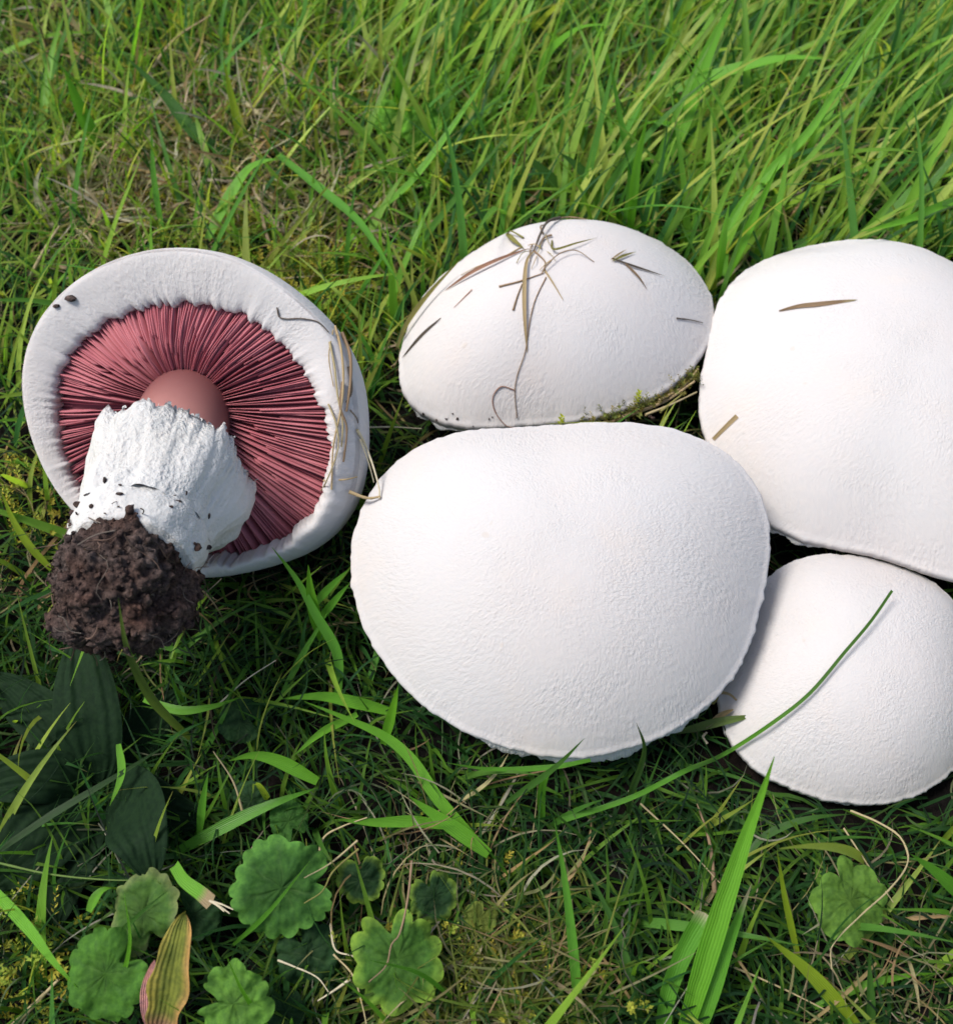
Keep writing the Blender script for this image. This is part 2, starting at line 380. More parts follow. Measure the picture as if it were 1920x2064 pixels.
def tube_rings(axis, rad, nseg, wob=None):
    V = []; T = np.gradient(axis, axis=0)
    ref = unit(np.cross(T[0], [0, 0, 1]))
    for i, c in enumerate(axis):
        t = unit(T[i]); s1 = unit(ref-t*(ref@t)); s2 = np.cross(t, s1)
        for j in range(nseg):
            a = j/nseg*2*PI; r_ = rad[i]*(1+(wob(i, a) if wob else 0)); V.append(c+r_*(math.cos(a)*s1+math.sin(a)*s2))
    return np.array(V)
axis = catmull([A-LN*.3, A+LN*.5+(Bp-A)*.05, A+(Bp-A)*.5+LN*.25, Bp], 60)
tt = np.linspace(0, 1, 60)
rad = np.interp(tt, [0, .06, .12, .25, .4, .55, .75, .9, 1.0], [1.25, 1.10, 1.06, 1.06, 1.10, 1.20, 1.30, 1.31, 1.18])
# neck: smooth pinkish upper stem
tintn = np.array([[.36, .14, .12]]*60)*0
k_ = np.clip((tt-.12)/.36, 0, 1)[:, None]**1.4; tintn = np.array([.13, .04, .042])*(1-k_)+np.array([.47, .22, .185])*k_  # pink-brown flesh; shading at the cap end is darkened into the tint too
NV = tube_rings(axis[:34], rad[:34]*.985, 72, lambda i, a: .012*math.sin(3*a+i*.1))
under(link('stipe_neck', mesh('stipe_neck', NV, grid_faces(34, 72, True), {'tint': np.repeat(tintn[:34], 72, 0)}), M_NECK), up_root)
def shag(i, a):
    return .05*noise.noise(Vector((math.cos(a)*2.2, math.sin(a)*2.2, i*.09)))+.03*noise.noise(Vector((math.cos(a)*7, math.sin(a)*7, i*.3)))
i0 = 27
SV = tube_rings(axis[i0:], rad[i0:], 110, shag)
sfib = np.array([[math.cos(j/110*2*PI)*9, math.sin(j/110*2*PI)*9, i*.9] for i in range(60-i0) for j in range(110)])
SV = np.array([q_+unit(q_-axis[46])*(.03*noise.noise(Vector(q_*3))+.02*noise.noise(Vector(q_*8))) for q_ in SV])
cap_c = SV[-110:].mean(0)
Fs = [tuple(f) for f in grid_faces(60-i0, 110, True)]+[(len(SV), len(SV)-110+j, len(SV)-110+(j+1) % 110) for j in range(110)]
stipe = under(link('stipe', mesh('stipe', np.concatenate([SV, [cap_c]]), Fs, {'fibre': np.concatenate([sfib, [[0, 0, 0]]])}), M_STIPE), up_root)
# ring: torn skirt that opens towards the cap
rows = []; nrg = 220; RING_R = unit(RGT-.5*UPV)
def axpt(t): i = t*59; k = int(min(i, 58)); return axis[k]+(axis[k+1]-axis[k])*(i-k)
T_ = unit(axis[40]-axis[20]); s1 = unit(np.cross(T_, [0, 0, 1])); s2 = np.cross(T_, s1)
ringprof = [(.86, 1.30), (.79, 1.34), (.72, 1.44), (.645, 1.56), (.565, 1.64), (.495, 1.64), (.455, 1.58), (.465, 1.50), (.53, 1.40), (.62, 1.28)]
for ri, (t, r_) in enumerate(ringprof):
    row = []
    for j in range(nrg):
        a = j/nrg*2*PI; ca, sa = math.cos(a), math.sin(a); e = max(0, (.74-t)/.16) if 3 < ri < 8 else .2
        rag = .07*noise.noise(Vector((ca*1.6, sa*1.6, 3)))+.03*noise.noise(Vector((ca*6, sa*6, 5)))+.02*noise.noise(Vector((ca*22, sa*22, 8)))
        rr_ = r_*(1+.09*noise.noise(Vector((ca*2.0, sa*2.0, ri*.3)))+.022*noise.noise(Vector((ca*9, sa*9, ri*1.1)))+.016*noise.noise(Vector((ca*26, sa*26, ri*2.8))))
        dr_ = ca*s1+sa*s2; rr_ *= 1+.10*max(0, dr_@RING_R)*max(0, min(1, (.80-t)/.2))
        row.append(axpt(min(.99, t+rag*e+.075*(dr_@RING_R)*min(1, max(0, (.84-t)/.25))))+rr_*dr_)
    rows.append(np.array(row))
rows = [np.array([q_+unit(q_-axpt(.65))*(.10*noise.noise(Vector(q_*1.4))+.06*noise.noise(Vector(q_*3.2))+.035*noise.noise(Vector(q_*8))+.02*noise.noise(Vector(q_*17))) for q_ in row]) for row in rows]
rfib = np.array([[math.cos(j/nrg*2*PI)*9, math.sin(j/nrg*2*PI)*9, i*2.2] for i in range(len(rows)) for j in range(nrg)])
under(link('ring', mesh('ring', np.concatenate(rows), grid_faces(len(rows), nrg, True), {'fibre': rfib}), M_STIPE), up_root)
# shreds along the ring's torn edge
B = Bag()
for q in range(60):
    j = rng.integers(0, nrg); c = rows[6][j]-T_*rng.uniform(-.02, .05); dr = unit(unit(c-axpt(.5))*.8-T_*.7+rng.normal(0, .4, 3)); sd_ = unit(np.cross(dr, rng.normal(0, 1, 3))); c = c-dr*.03
    ln = rng.uniform(.05, .14); wd = rng.uniform(.02, .06)
    B.add([c-sd_*wd, c+sd_*wd, c+dr*ln*.6+sd_*wd*.6, c+dr*ln+sd_*wd*.1, c+dr*ln*.7-sd_*wd*.7], [(0, 1, 2, 4), (4, 2, 3, 3)][:1], fibre=rng.uniform(0, 20, 3))
    B.F.append(np.array([[B.n-1, B.n-3, B.n-2, B.n-1]])[:, [0, 1, 2, 0]] if False else np.zeros((0, 4), int))
rs = under(link('ring_shreds', B.mesh('ring_shreds'), M_STIPE), up_root); rs['kind'] = 'stuff'
# the clod of soil round the stem base
CB = atd(242, 1185, 18.75)
def lump(C, r, n1, n2, amp, f, sq=(1, 1, 1)):
    V = []
    for i in range(n1):
        th = PI*i/(n1-1)
        for j in range(n2):
            ph = 2*PI*j/n2; d = np.array([math.sin(th)*math.cos(ph), math.sin(th)*math.sin(ph), math.cos(th)])
            q = Vector(d*r+C); k = 1+amp*(noise.noise(q*f)+.6*noise.noise(q*f*2.3)+.45*noise.noise(q*f*5.5)+.3*noise.noise(q*f*11))
            V.append(C+d*r*k*np.array(sq))
    return np.array(V), grid_faces(n1, n2, True)
V, F = lump(CB, 1.2, 110, 170, .30, .9)
clod = under(link('soil_clod', mesh('soil_clod', V, F), M_CLOD), up_root)
clodT = BVHTree.FromPolygons([tuple(x) for x in V], [tuple(int(k) for k in f) for f in F])
B = Bag(); Br = Bag()
def on_clod(d, off=0.):
    h_ = clodT.ray_cast(Vector(CB+d*4), Vector(-d)); return np.array(h_[0])+d*off if h_[0] is not None else CB+d*1.2
for q in range(1500):
    d = unit(rng.normal(0, 1, 3)); r_ = rng.choice([.018, .03, .05, .09], p=[.4, .33, .2, .07])*rng.uniform(.7, 1.2); c = on_clod(d, r_*rng.uniform(-.3, .9))
    V, F = lump(c, r_, 6, 7, .55, 1.2/r_, rng.uniform(.5, 1.4, 3)); B.add(V, F)
for q in range(34):                        # crumbs stuck on the white stem above the clod
    a = rng.uniform(0, 2*PI); t = 1-abs(rng.normal(0, .13)); c = axpt(np.clip(t, .5, 1))+np.interp(t, tt, rad)*1.02*(math.cos(a)*s1+math.sin(a)*s2)
    V, F = lump(c, rng.uniform(.015, .055), 6, 8, .6, 9, rng.uniform(.4, 1.8, 3)); B.add(V, F)
for q in range(110):                       # root hairs and fibres matted into the clod
    d = unit(rng.normal(0, 1, 3)); c = on_clod(d, .03); e1_ = unit(np.cross(d, rng.normal(0, 1, 3))); e2_ = np.cross(d, e1_); a = rng.uniform(.12, .4); wv_ = rng.uniform(2, 6)
    P = [c+e1_*a*(t-.5)*2+e2_*a*.35*math.sin(t*wv_)+d*(.04+.22*t*t*(q % 3 == 0)+.06*math.sin(t*4+q)) for t in np.linspace(0, 1, 7)]
    V = tube_rings(np.array(P), np.full(7, rng.uniform(.005, .014)), 5); k_ = rng.choice(3)
    Br.add(V, grid_faces(7, 5, True), tint=np.array([[.16, .10, .08], [.06, .04, .03], [.20, .16, .14]][k_])*rng.uniform(.7, 1.2), blade=(0, .5, .5))
cr_ = under(link('soil_crumbs', B.mesh('soil_crumbs'), M_CLOD), up_root); cr_['kind'] = 'stuff'
rh = under(link('root_hairs', Br.mesh('root_hairs'), M_DRY), up_root); rh['kind'] = 'stuff'

# ------------------------------------------------------------------ strands: vectorised blades
def blades(base, az, el, bend, length, width, fold, tint, seg, az_bend=None, twist=None, tipdry=None, taper=1.6, basew=.6):
    n = len(base); t = np.linspace(0, 1, seg+1)
    pts = np.empty((n, seg+1, 3)); pts[:, 0] = base; tg = np.empty((n, seg+1, 3))
    azb = az_bend if az_bend is not None else np.zeros(n); tw = twist if twist is not None else np.zeros(n)
    for i in range(seg+1):
        e = el-bend*t[i]**1.3; a = az+azb*t[i]
        tg[:, i] = np.stack([np.cos(a)*np.cos(e), np.sin(a)*np.cos(e), np.sin(e)], 1)
        if i: pts[:, i] = pts[:, i-1]+(tg[:, i]+tg[:, i-1])*.5*(length/seg)[:, None]
    pts[..., 2] = np.maximum(pts[..., 2], .12)
    az2 = az[:, None]+azb[:, None]*t; sd_ = np.stack([-np.sin(az2), np.cos(az2), 0*az2], -1)
    nm = np.cross(tg, sd_); a = tw[:, None, None]*np.linspace(.3, 1, seg+1)[None, :, None]
    side = sd_*np.cos(a)+nm*np.sin(a); nrm = np.cross(tg, side)
    wp = (basew+(1-basew)*np.sin(np.clip(t/.35, 0, 1)*PI/2))*(1-t**taper*.96)
    hw = width[:, None]*.5*wp
    Lp = pts-side*hw[..., None]; Rp = pts+side*hw[..., None]; Mp = pts-nrm*(hw*fold[:, None])[..., None]
    V = np.stack([Lp, Mp, Rp], 2).reshape(-1, 3)
    k = np.arange(n)[:, None]*(seg+1)*3; i = np.arange(seg)[None]*3
    b = (k+i).ravel(); F = np.concatenate([np.stack([b, b+1, b+4, b+3], 1), np.stack([b+1, b+2, b+5, b+4], 1)])
    T = np.repeat(tint[:, None], seg+1, 1)
    if tipdry is not None:
        f = np.clip((t[None]-1+tipdry[:, None])/.15, 0, 1)[..., None]; T = T*(1-f)+np.array([.34, .24, .11])*f
    T = np.repeat(T[:, :, None], 3, 2).reshape(-1, 3)
    bl = np.stack(np.broadcast_arrays(np.array([-1., 0, 1])[None, None], t[None, :, None], rng.random(n)[:, None, None]), -1).reshape(-1, 3)
    return V, F, T, bl, pts

OUT = {k: None for k in CAPS}
outl = {}
for k, c in CAPS.items():                  # silhouettes, to keep random strands from growing through or over the caps
    pass
def inside(pts):
    """which strands touch a mushroom body (slightly enlarged)"""
    n = pts.shape[0]; bad = np.zeros(n, bool); P = pts.reshape(-1, 3)
    for k, c in CAPS.items():
        C, nn = c['C'], unit(c['n']); u, v, _ = frame(nn); d = P-C
        h = d@nn; x, y = d@u, d@v; R_ = np.interp(np.mod(np.arctan2(y, x), 2*PI), np.arange(len(c['R']))/len(c['R'])*2*PI, c['R'], period=2*PI)
        H = 2.6 if k == 'left' else c['H']
        ins = (np.hypot(x, y)/(R_*1.0))**2+(np.clip(h, 0, 9)/(H*1.03))**2 < 1
        ins &= h > (-.9 if k != 'left' else -1.2)
        bad |= ins.reshape(n, -1).any(1)
    d = P-CB; bad |= ((d**2).sum(1) < 1.4**2).reshape(n, -1).any(1)
    s_ = Bp-A; tq = np.clip(((P-A)@s_)/(s_@s_), 0, 1); bad |= (np.linalg.norm(P-A-tq[:, None]*s_, axis=1) < 1.7).reshape(n, -1).any(1)
    d = (P-LC); hh = d@LN; bad |= ((hh > -.5) & (hh < 5) & (np.linalg.norm(d-hh[:, None]*LN, axis=1) < 3.4)).reshape(n, -1).any(1)
    return bad
def covers(pts, slack=0.0):
    """strands that would stand up in front of a cap: the clump was laid on top of the grass, so these are pressed under it"""
    n = pts.shape[0]; bad = np.zeros(n, bool); P = pts.reshape(-1, 3)
    L_ = P-CAMP; dist = np.linalg.norm(L_, axis=1)
    for k, c in CAPS.items():
        C, nn = c['C'], unit(c['n']); u, v, _ = frame(nn)
        for lift in (0., .45, .8):
            O = C+nn*(lift*(2.6 if k == 'left' else c['H']))
            den = L_@nn; t = ((O-CAMP)@nn)/den; X = CAMP+L_*t[:, None]-O; x, y = X@u, X@v
            R_ = np.interp(np.mod(np.arctan2(y, x), 2*PI), np.arange(len(c['R']))/len(c['R'])*2*PI, c['R'], period=2*PI)*math.sqrt(1-lift**2*.9)
            bad |= ((np.hypot(x, y) < R_-.08+slack) & (t > 1)).reshape(n, -1).any(1)
    return bad
def nz2(x, y, f, s): return np.array([noise.noise(Vector((a*f, b*f, s))) for a, b in zip(x, y)])
def scatter(n, x0, x1, y0, y1): return rng.uniform(x0, x1, n), rng.uniform(y0, y1, n)
def clear(V_, keep): return V_[keep]

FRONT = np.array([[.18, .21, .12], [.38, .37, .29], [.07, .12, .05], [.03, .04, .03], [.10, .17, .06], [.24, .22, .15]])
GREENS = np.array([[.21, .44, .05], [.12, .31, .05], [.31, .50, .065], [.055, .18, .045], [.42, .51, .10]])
STRAW = np.array([[.34, .26, .13], [.20, .14, .07], [.46, .38, .25], [.06, .045, .03], [.24, .23, .09], [.34, .21, .10]])
class Field:
    def __init__(s): s.V = []; s.F = []; s.T = []; s.B = []; s.n = 0
    def put(s, V, F, T, bl, keep, seg):
        per = (seg+1)*3; m = len(V)//per
        Vk = V.reshape(m, per, 3)[keep]; k = len(Vk)
        if not k: return
        b = (np.arange(k)[:, None]*per+np.arange(seg)[None]*3).ravel()
        s.F.append(np.concatenate([np.stack([b, b+1, b+4, b+3], 1), np.stack([b+1, b+2, b+5, b+4], 1)])+s.n)
        s.V.append(Vk.reshape(-1, 3)); s.T.append(T.reshape(m, per, 3)[keep].reshape(-1, 3)); s.B.append(bl.reshape(m, per, 3)[keep].reshape(-1, 3)); s.n += k*per
    def done(s, name, m, label):
        me = mesh(name, np.concatenate(s.V), np.concatenate(s.F), {'tint': np.concatenate(s.T), 'blade': np.concatenate(s.B)})
        o = link(name, me, m); tag(o, label, kind='stuff'); return o
lawn, thatch = Field(), Field()
def sow(field, x, y, az, el, bend, length, width, fold, tint, seg, z=None, twist=None, azb=None, tipdry=None, cov=True, taper=1.6):
    base = np.stack([x, y, z if z is not None else np.full(len(x), .1)], 1)
    V, F, T, bl, pts = blades(base, az, el, bend, length, width, fold, tint, seg, azb, twist, tipdry, taper)
    bad = inside(pts)
    if cov: bad |= covers(pts)
    field.put(V, F, T, bl, np.where(~bad)[0], seg)
def pick(cols, n, j=.18):
    c = cols[rng.integers(0, len(cols), n)]*rng.uniform(1-j, 1+j, (n, 1)); return np.clip(c*rng.uniform(.92, 1.08, (n, 3)), 0, 1)
def lushness(x, y):                         # long lush sward to the upper right, short mossy turf on the left, thin in front
    a = 1/(1+np.exp(-(x*.35+(y-4)*.22-.2))); return np.clip(a+.35*nz2(x, y, .12, 4.), 0, 1)
# undergrowth: fine short shoots all over
x, y = scatter(24000, -26, 26, -15, 30); q = .5+.5*nz2(x, y, .25, 1.); cl = .5+.9*nz2(x, y, .75, 31.); kp = rng.random(len(x)) < np.clip(.25+.9*q, 0, 1)*np.clip(.25+1.5*cl, 0, 1)*np.where(y > -4.5, 1, .8)
x, y = x[kp], y[kp]; n = len(x); ul = 1/(1+np.exp((x+1)*.5-(y-5)*.3))*(y > 0)
sow(lawn, x, y, rng.uniform(0, 2*PI, n), rng.uniform(.4, 1.4, n), rng.uniform(.2, 1.6, n), rng.uniform(.6, 2.0, n), rng.uniform(.05, .13, n), rng.uniform(.1, .5, n), np.where((rng.random(n) < ul*.85)[:, None], pick(GREENS[[0, 2, 4]], n), pick(GREENS[[1, 3, 0]]*.7, n)), 4)
# mid blades
x, y = scatter(16500, -26, 27, -15, 32); lu = lushness(x, y); kp = rng.random(len(x)) < np.clip(.42+.28*lu+.22*nz2(x, y, .35, 9.)+.45*nz2(x, y, .8, 12.)*(1-.6*lu), .03, 1)*np.where(y > -4.5, 1, .42)
x, y, lu = x[kp], y[kp], lu[kp]; n = len(x)
az = np.where(rng.random(n) < .35+.4*lu, rng.normal(.75, .75, n), rng.uniform(0, 2*PI, n))
sow(lawn, x, y, az, rng.normal(1.0, .28, n), rng.uniform(.1, 1.1, n), rng.uniform(1.4, 3.2, n)+lu*rng.uniform(0, 2.4, n), rng.uniform(.07, .18, n)+.05*lu, rng.uniform(.15, .6, n), pick(GREENS, n), 7,
    twist=rng.normal(0, .6, n), azb=rng.normal(0, .35, n), tipdry=np.where(rng.random(n) < .25, rng.uniform(.05, .3, n), 0))
# long wide blades
x, y = scatter(4400, -24, 30, -14, 32); lu = lushness(x, y); kp = rng.random(len(x)) < np.clip(.17+.55*lu**1.5, 0, 1)*np.where(y > -4, 1, .3)
x, y, lu = x[kp], y[kp], lu[kp]; n = len(x)
az = np.where(rng.random(n) < .7, rng.normal(.7, .6, n), rng.uniform(0, 2*PI, n))
sow(lawn, x, y, az, rng.normal(.95, .2, n), rng.uniform(.15, .9, n), rng.uniform(3.0, 5.0, n)+lu*rng.uniform(0, 3.5, n), rng.uniform(.16, .33, n), rng.uniform(.2, .55, n), pick(GREENS[[0, 1, 2, 4]], n), 10,
    twist=rng.normal(0, .5, n), azb=rng.normal(0, .25, n), tipdry=np.where(rng.random(n) < .2, rng.uniform(.03, .15, n), 0))
# the sward goes on beyond the picture
x, y = scatter(42000, -80, 80, -70, 95); kp = ~((abs(x) < 25) & (y > -14) & (y < 31)); x, y = x[kp], y[kp]; n = len(x)
sow(lawn, x, y, rng.normal(.9, 1.2, n), rng.normal(1.05, .3, n), rng.uniform(.2, 1.1, n), rng.uniform(2, 6, n), rng.uniform(.15, .35, n), rng.uniform(.2, .5, n), pick(GREENS, n), 4, cov=False)
# dead thatch lying between the blades
x, y = scatter(17000, -26, 27, -15, 31); dr = .5+.5*nz2(x, y, .22, 21.); left = 1/(1+np.exp((x-1+(y-9)*.1)*.3))
kp = rng.random(len(x)) < np.clip(-.05+.6*dr, 0, 1)*np.where(y > -4, 1-.35*left, .4); x, y = x[kp], y[kp]; n = len(x)
sow(thatch, x, y, rng.uniform(0, 2*PI, n), rng.normal(.15, .3, n), rng.uniform(-.5, .9, n), rng.uniform(.6, 3.4, n), np.where(y > -4, rng.uniform(.03, .11, n), rng.uniform(.02, .05, n)), rng.uniform(.1, .7, n), np.where((y > -4)[:, None], pick(STRAW, n, .3), pick(FRONT, n, .3)), 6,
    z=rng.uniform(.1, .75, n), twist=rng.normal(0, 1.2, n), azb=rng.normal(0, 1.1, n), taper=4.)
x, y = scatter(4200, -26, 27, -15, 31); n = len(x)
sow(thatch, x, y, rng.uniform(0, 2*PI, n), rng.normal(.5, .4, n), rng.uniform(0, 2.5, n), rng.uniform(.8, 2.6, n), rng.uniform(.02, .045, n), rng.uniform(.1, .7, n), np.where((y > -4)[:, None], pick(STRAW[[0, 2, 4]], n, .3), pick(FRONT, n, .3)), 8,
    z=rng.uniform(.1, .5, n), azb=rng.normal(0, 1.6, n), taper=4.)
c_ = at(985, 2005, .3); n = 520; x, y = rng.normal(c_[0], 1.1, n), rng.normal(c_[1], .9, n)
sow(lawn, x, y, rng.uniform(0, 2*PI, n), rng.normal(.6, .35, n), rng.uniform(0, 1.4, n), rng.uniform(.7, 2.2, n), rng.uniform(.025, .06, n), rng.uniform(.1, .6, n),
    pick(np.array([[.30, .34, .08], [.20, .30, .05], [.42, .40, .18], [.12, .22, .05]]), n, .25), 6, z=rng.uniform(.15, .9, n), azb=rng.normal(0, .8, n), taper=3.)
# lime green young shoots in the left turf
x, y = scatter(5200, -26, 6, 4, 31); n = len(x); cl = .5+.9*nz2(x, y, .7, 51.); kp = rng.random(n) < np.clip(1.6*cl-.15, 0, 1); x, y = x[kp], y[kp]; n = len(x)
sow(lawn, x, y, rng.uniform(0, 2*PI, n), rng.normal(1.0, .3, n), rng.uniform(.1, 1.1, n), rng.uniform(1.0, 2.9, n), rng.uniform(.07, .19, n), rng.uniform(.1, .5, n), pick(GREENS[[0, 2, 2, 4]], n), 6, azb=rng.normal(0, .5, n), twist=rng.normal(0, .5, n))
# fresh fine shoots crossing each other in the foreground
x, y = scatter(3400, -14, 15, -14, -2); n = len(x)
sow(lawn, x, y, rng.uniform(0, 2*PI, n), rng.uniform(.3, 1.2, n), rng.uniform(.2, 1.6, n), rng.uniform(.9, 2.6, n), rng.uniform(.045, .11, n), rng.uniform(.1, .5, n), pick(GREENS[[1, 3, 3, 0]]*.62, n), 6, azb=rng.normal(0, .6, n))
# fine curling shoots close the gaps; the shade there is in their dark greens
x, y = scatter(15000, -26, 27, -15, 31); n = len(x)
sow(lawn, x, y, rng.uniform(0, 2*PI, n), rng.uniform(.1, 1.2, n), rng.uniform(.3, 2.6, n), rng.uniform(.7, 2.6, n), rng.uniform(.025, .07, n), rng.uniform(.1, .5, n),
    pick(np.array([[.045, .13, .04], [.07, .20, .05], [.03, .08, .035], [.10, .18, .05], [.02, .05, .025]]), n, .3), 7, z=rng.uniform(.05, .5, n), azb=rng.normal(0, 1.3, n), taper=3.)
# straw-coloured tuft at the front edge and bleached patches on the left
for px, py, k, sp in ((990, 2010, 170, .9), (1750, 2030, 60, 1.3), (560, 280, 260, 1.5), (240, 430, 320, 1.3), (640, 470, 160, 1.0), (390, 270, 220, 1.4), (1850, 1950, 50, 1.2), (860, 1690, 60, .8), (420, 390, 150, 1.2), (1240, 200, 90, 1.5), (700, 130, 160, 2.), (80, 120, 120, 1.6), (1650, 330, 60, 1.5)):
    c = at(px, py, .3); x, y = rng.normal(c[0], sp, k), rng.normal(c[1], sp, k)
    sow(thatch, x, y, rng.uniform(0, 2*PI, k), rng.normal(.5, .35, k), rng.uniform(0, 1.2, k), rng.uniform(.8, 2.6, k), np.where(rng.random(k) < .25, 2.0, 1.0)*(rng.uniform(.035, .09, k) if py < 1400 else rng.uniform(.02, .05, k)), rng.uniform(.1, .6, k), pick(np.array([[.44, .37, .22], [.52, .46, .33], [.34, .32, .15], [.40, .27, .14]]), k, .25), 6,
        z=rng.uniform(.15, .9, k), twist=rng.normal(0, 1., k), azb=rng.normal(0, .8, k), taper=3.)
lawn.done('lawn_grass', M_GRASS, 'green lawn grass, long and lush at the upper right, thin in front')
thatch.done('dry_thatch', M_DRY, 'dead straw coloured grass matted between the green blades')

# ------------------------------------------------------------------ single blades, stems and straws
KEEN = dict(bright=(.17, .44, .035), green=(.12, .34, .035), deep=(.07, .18, .035), dull=(.13, .20, .05), yellow=(.30, .42, .03), dark=(.045, .10, .03),
            straw=(.42, .34, .20), pale=(.55, .48, .36), brown=(.27, .18, .115), tan=(.42, .31, .18), black=(.12, .095, .08), red=(.34, .18, .13), olive=(.24, .22, .07))
def ribbon(P, wid, tint, prof='blade', seg=None, fold=.35, hint=(.05, -.35, 1), curl=0.0, tip=None, tipl=.2, nac=5, thick=0.0):
    """a leaf blade along the curve P: nac points across, folded along its midrib"""
    seg = seg or max(8, min(40, 5*len(P))); C_ = catmull(P, seg+1); t = np.linspace(0, 1, seg+1)
    T = np.gradient(C_, axis=0); T /= np.linalg.norm(T, axis=1)[:, None]
    side = np.cross(T, unit(hint)); side /= np.linalg.norm(side, axis=1)[:, None]+1e-9
    nrm = np.cross(side, T)
    if prof == 'blade': wp = (.62+.38*np.sin(np.clip(t/.4, 0, 1)*PI/2))*(1-np.clip((t-.35)/.65, 0, 1)**1.5*.97)
    elif prof == 'lens': wp = np.sin(np.clip(t*.97+.03, 0, 1)*PI)**.7+.06
    elif prof == 'cut': wp = .75+.25*t
    elif prof == 'stem': wp = 1-.45*t
    elif prof == 'oval': wp = (np.sin(np.clip(t, 0, 1)**.8*PI)**.62)*.96+.05
    a = np.linspace(-1, 1, nac)
    hw = wid*.5*wp
    V = C_[:, None]+side[:, None]*(hw[:, None]*a[None])[..., None]+nrm[:, None]*(hw[:, None]*(fold*np.abs(a)[None]-curl*a[None]**2))[..., None]
    T_ = np.broadcast_to(np.array(tint), (seg+1, nac, 3)).copy()
    if tip is not None:
        f = np.clip((t-1+tipl)/(.5*tipl), 0, 1)[:, None, None]; T_ = T_*(1-f)+np.array(tip)*f
    bl = np.stack(np.broadcast_arrays(a[None], t[:, None], rng.random()), -1)
    return V.reshape(-1, 3), grid_faces(seg+1, nac, False), T_.reshape(-1, 3), bl.reshape(-1, 3)
def stalk(P, r, tint, seg=None, sides=6, taper=.5):
    seg = seg or max(8, min(36, 5*len(P))); C_ = catmull(P, seg+1); rad = r*(1-taper*np.linspace(0, 1, seg+1))
    kn = rng.uniform(0, 100)
    rad = rad*(1+.25*np.array([noise.noise(Vector((kn, i*.6, 0))) for i in range(seg+1)]))
    V = tube_rings(C_, rad, sides); n = len(V)
    V = np.concatenate([V, [C_[0]], [C_[-1]]]); F = [list(f) for f in grid_faces(seg+1, sides, True)]
    F += [[n, (j+1) % sides, j, j] for j in range(0)]
    tj = np.array(tint)*rng.uniform(.9, 1.1)
    bl = np.zeros((len(V), 3)); bl[:n, 1] = np.repeat(np.linspace(0, 1, seg+1), sides); bl[:, 0] = .3
    return V, np.array(F), np.tile(tj, (len(V), 1)), bl
def make(name, shell, m, parent=None):
    V, F, T, bl = shell; return link(name, mesh(name, V, F, {'tint': T, 'blade': bl}), m, parent)
def path(pts, zb, zt, arch=0.0):           # base -> tip over the soil; heights in cm
    k = len(pts); d = np.r_[0, np.cumsum([math.dist(a, b) for a, b in zip(pts, pts[1:])])]; d /= d[-1]
    return np.array([at(px, py, zb+(zt-zb)*s+arch*math.sin(PI*s)) for (px, py), s in zip(pts, d)])
def px2cm(P, wpx): return wpx*float(np.mean((P-CAMP)@FWD))/FP
def hero(label, pts, wpx, zb, zt, col, arch=0., prof='blade', cat='grass blade', name='blade_of_grass', m=None, group='single grass blades', **k):
    P = path(pts, zb, zt, arch); w_ = px2cm(P, wpx)
    o = make(name, ribbon(P, w_, np.array(KEEN[col])*rng.uniform(.92, 1.08), prof, **k), m or M_GRASS)
    return tag(o, label, cat, group, 'thing')
BR = KEEN['tan']
hero('broadest grass blade, standing upright below the lower right cap', [(1372, 2100), (1417, 1945), (1458, 1815), (1500, 1691), (1531, 1608), (1560, 1525)], 48, .4, 4.6, 'bright', fold=.3, nac=9, seg=30)
hero('wide pale folded blade leaning behind the broadest blade, left side', [(1330, 2110), (1345, 2000), (1385, 1900), (1420, 1840)], 40, .3, 1.9, 'green', prof='cut', fold=.5, tip=KEEN['pale'], tipl=.06)
hero('torn folded blade with a bleached tip right of the broadest blade', [(1400, 2100), (1455, 1930), (1490, 1840), (1514, 1782)], 34, .4, 2.4, 'green', fold=.6, tip=KEEN['pale'], tipl=.18)
# a long blade that lies across the low cap
P = list(path([(1131, 1654), (1271, 1608), (1375, 1556)], .9, 2.3))
def onto(key, px, py, lift=.05):
    for dx, dy in ((0, 0), (0, 6), (0, -6), (6, 0), (-6, 0), (0, 14), (14, 0), (-14, 0), (0, -14)):
        d = Vector(unit(ray(px+dx, py+dy))); h = CAPS[key]['bvh'].ray_cast(Vector(CAMP), d)
        if h[0] is not None:
            n_ = h[1] if h[1].dot(d) < 0 else -h[1]
            return np.array(h[0])+np.array(n_)*lift
    return at(px, py, 2.)
P += [onto('low', a, b, l) for a, b, l in ((1479, 1506, .30), (1557, 1457, .2), (1630, 1400, .16), (1700, 1320, .2), (1745, 1265, .25), (1785, 1213, .35))]
tag(make('blade_of_grass', ribbon(P, .11, KEEN['green'], 'stem', fold=.3, seg=44, hint=(0, -.5, 1), tip=KEEN['deep'], tipl=.5), M_GRASS), 'long thin blade lying across the lower right cap', 'grass blade', 'single grass blades', 'thing')
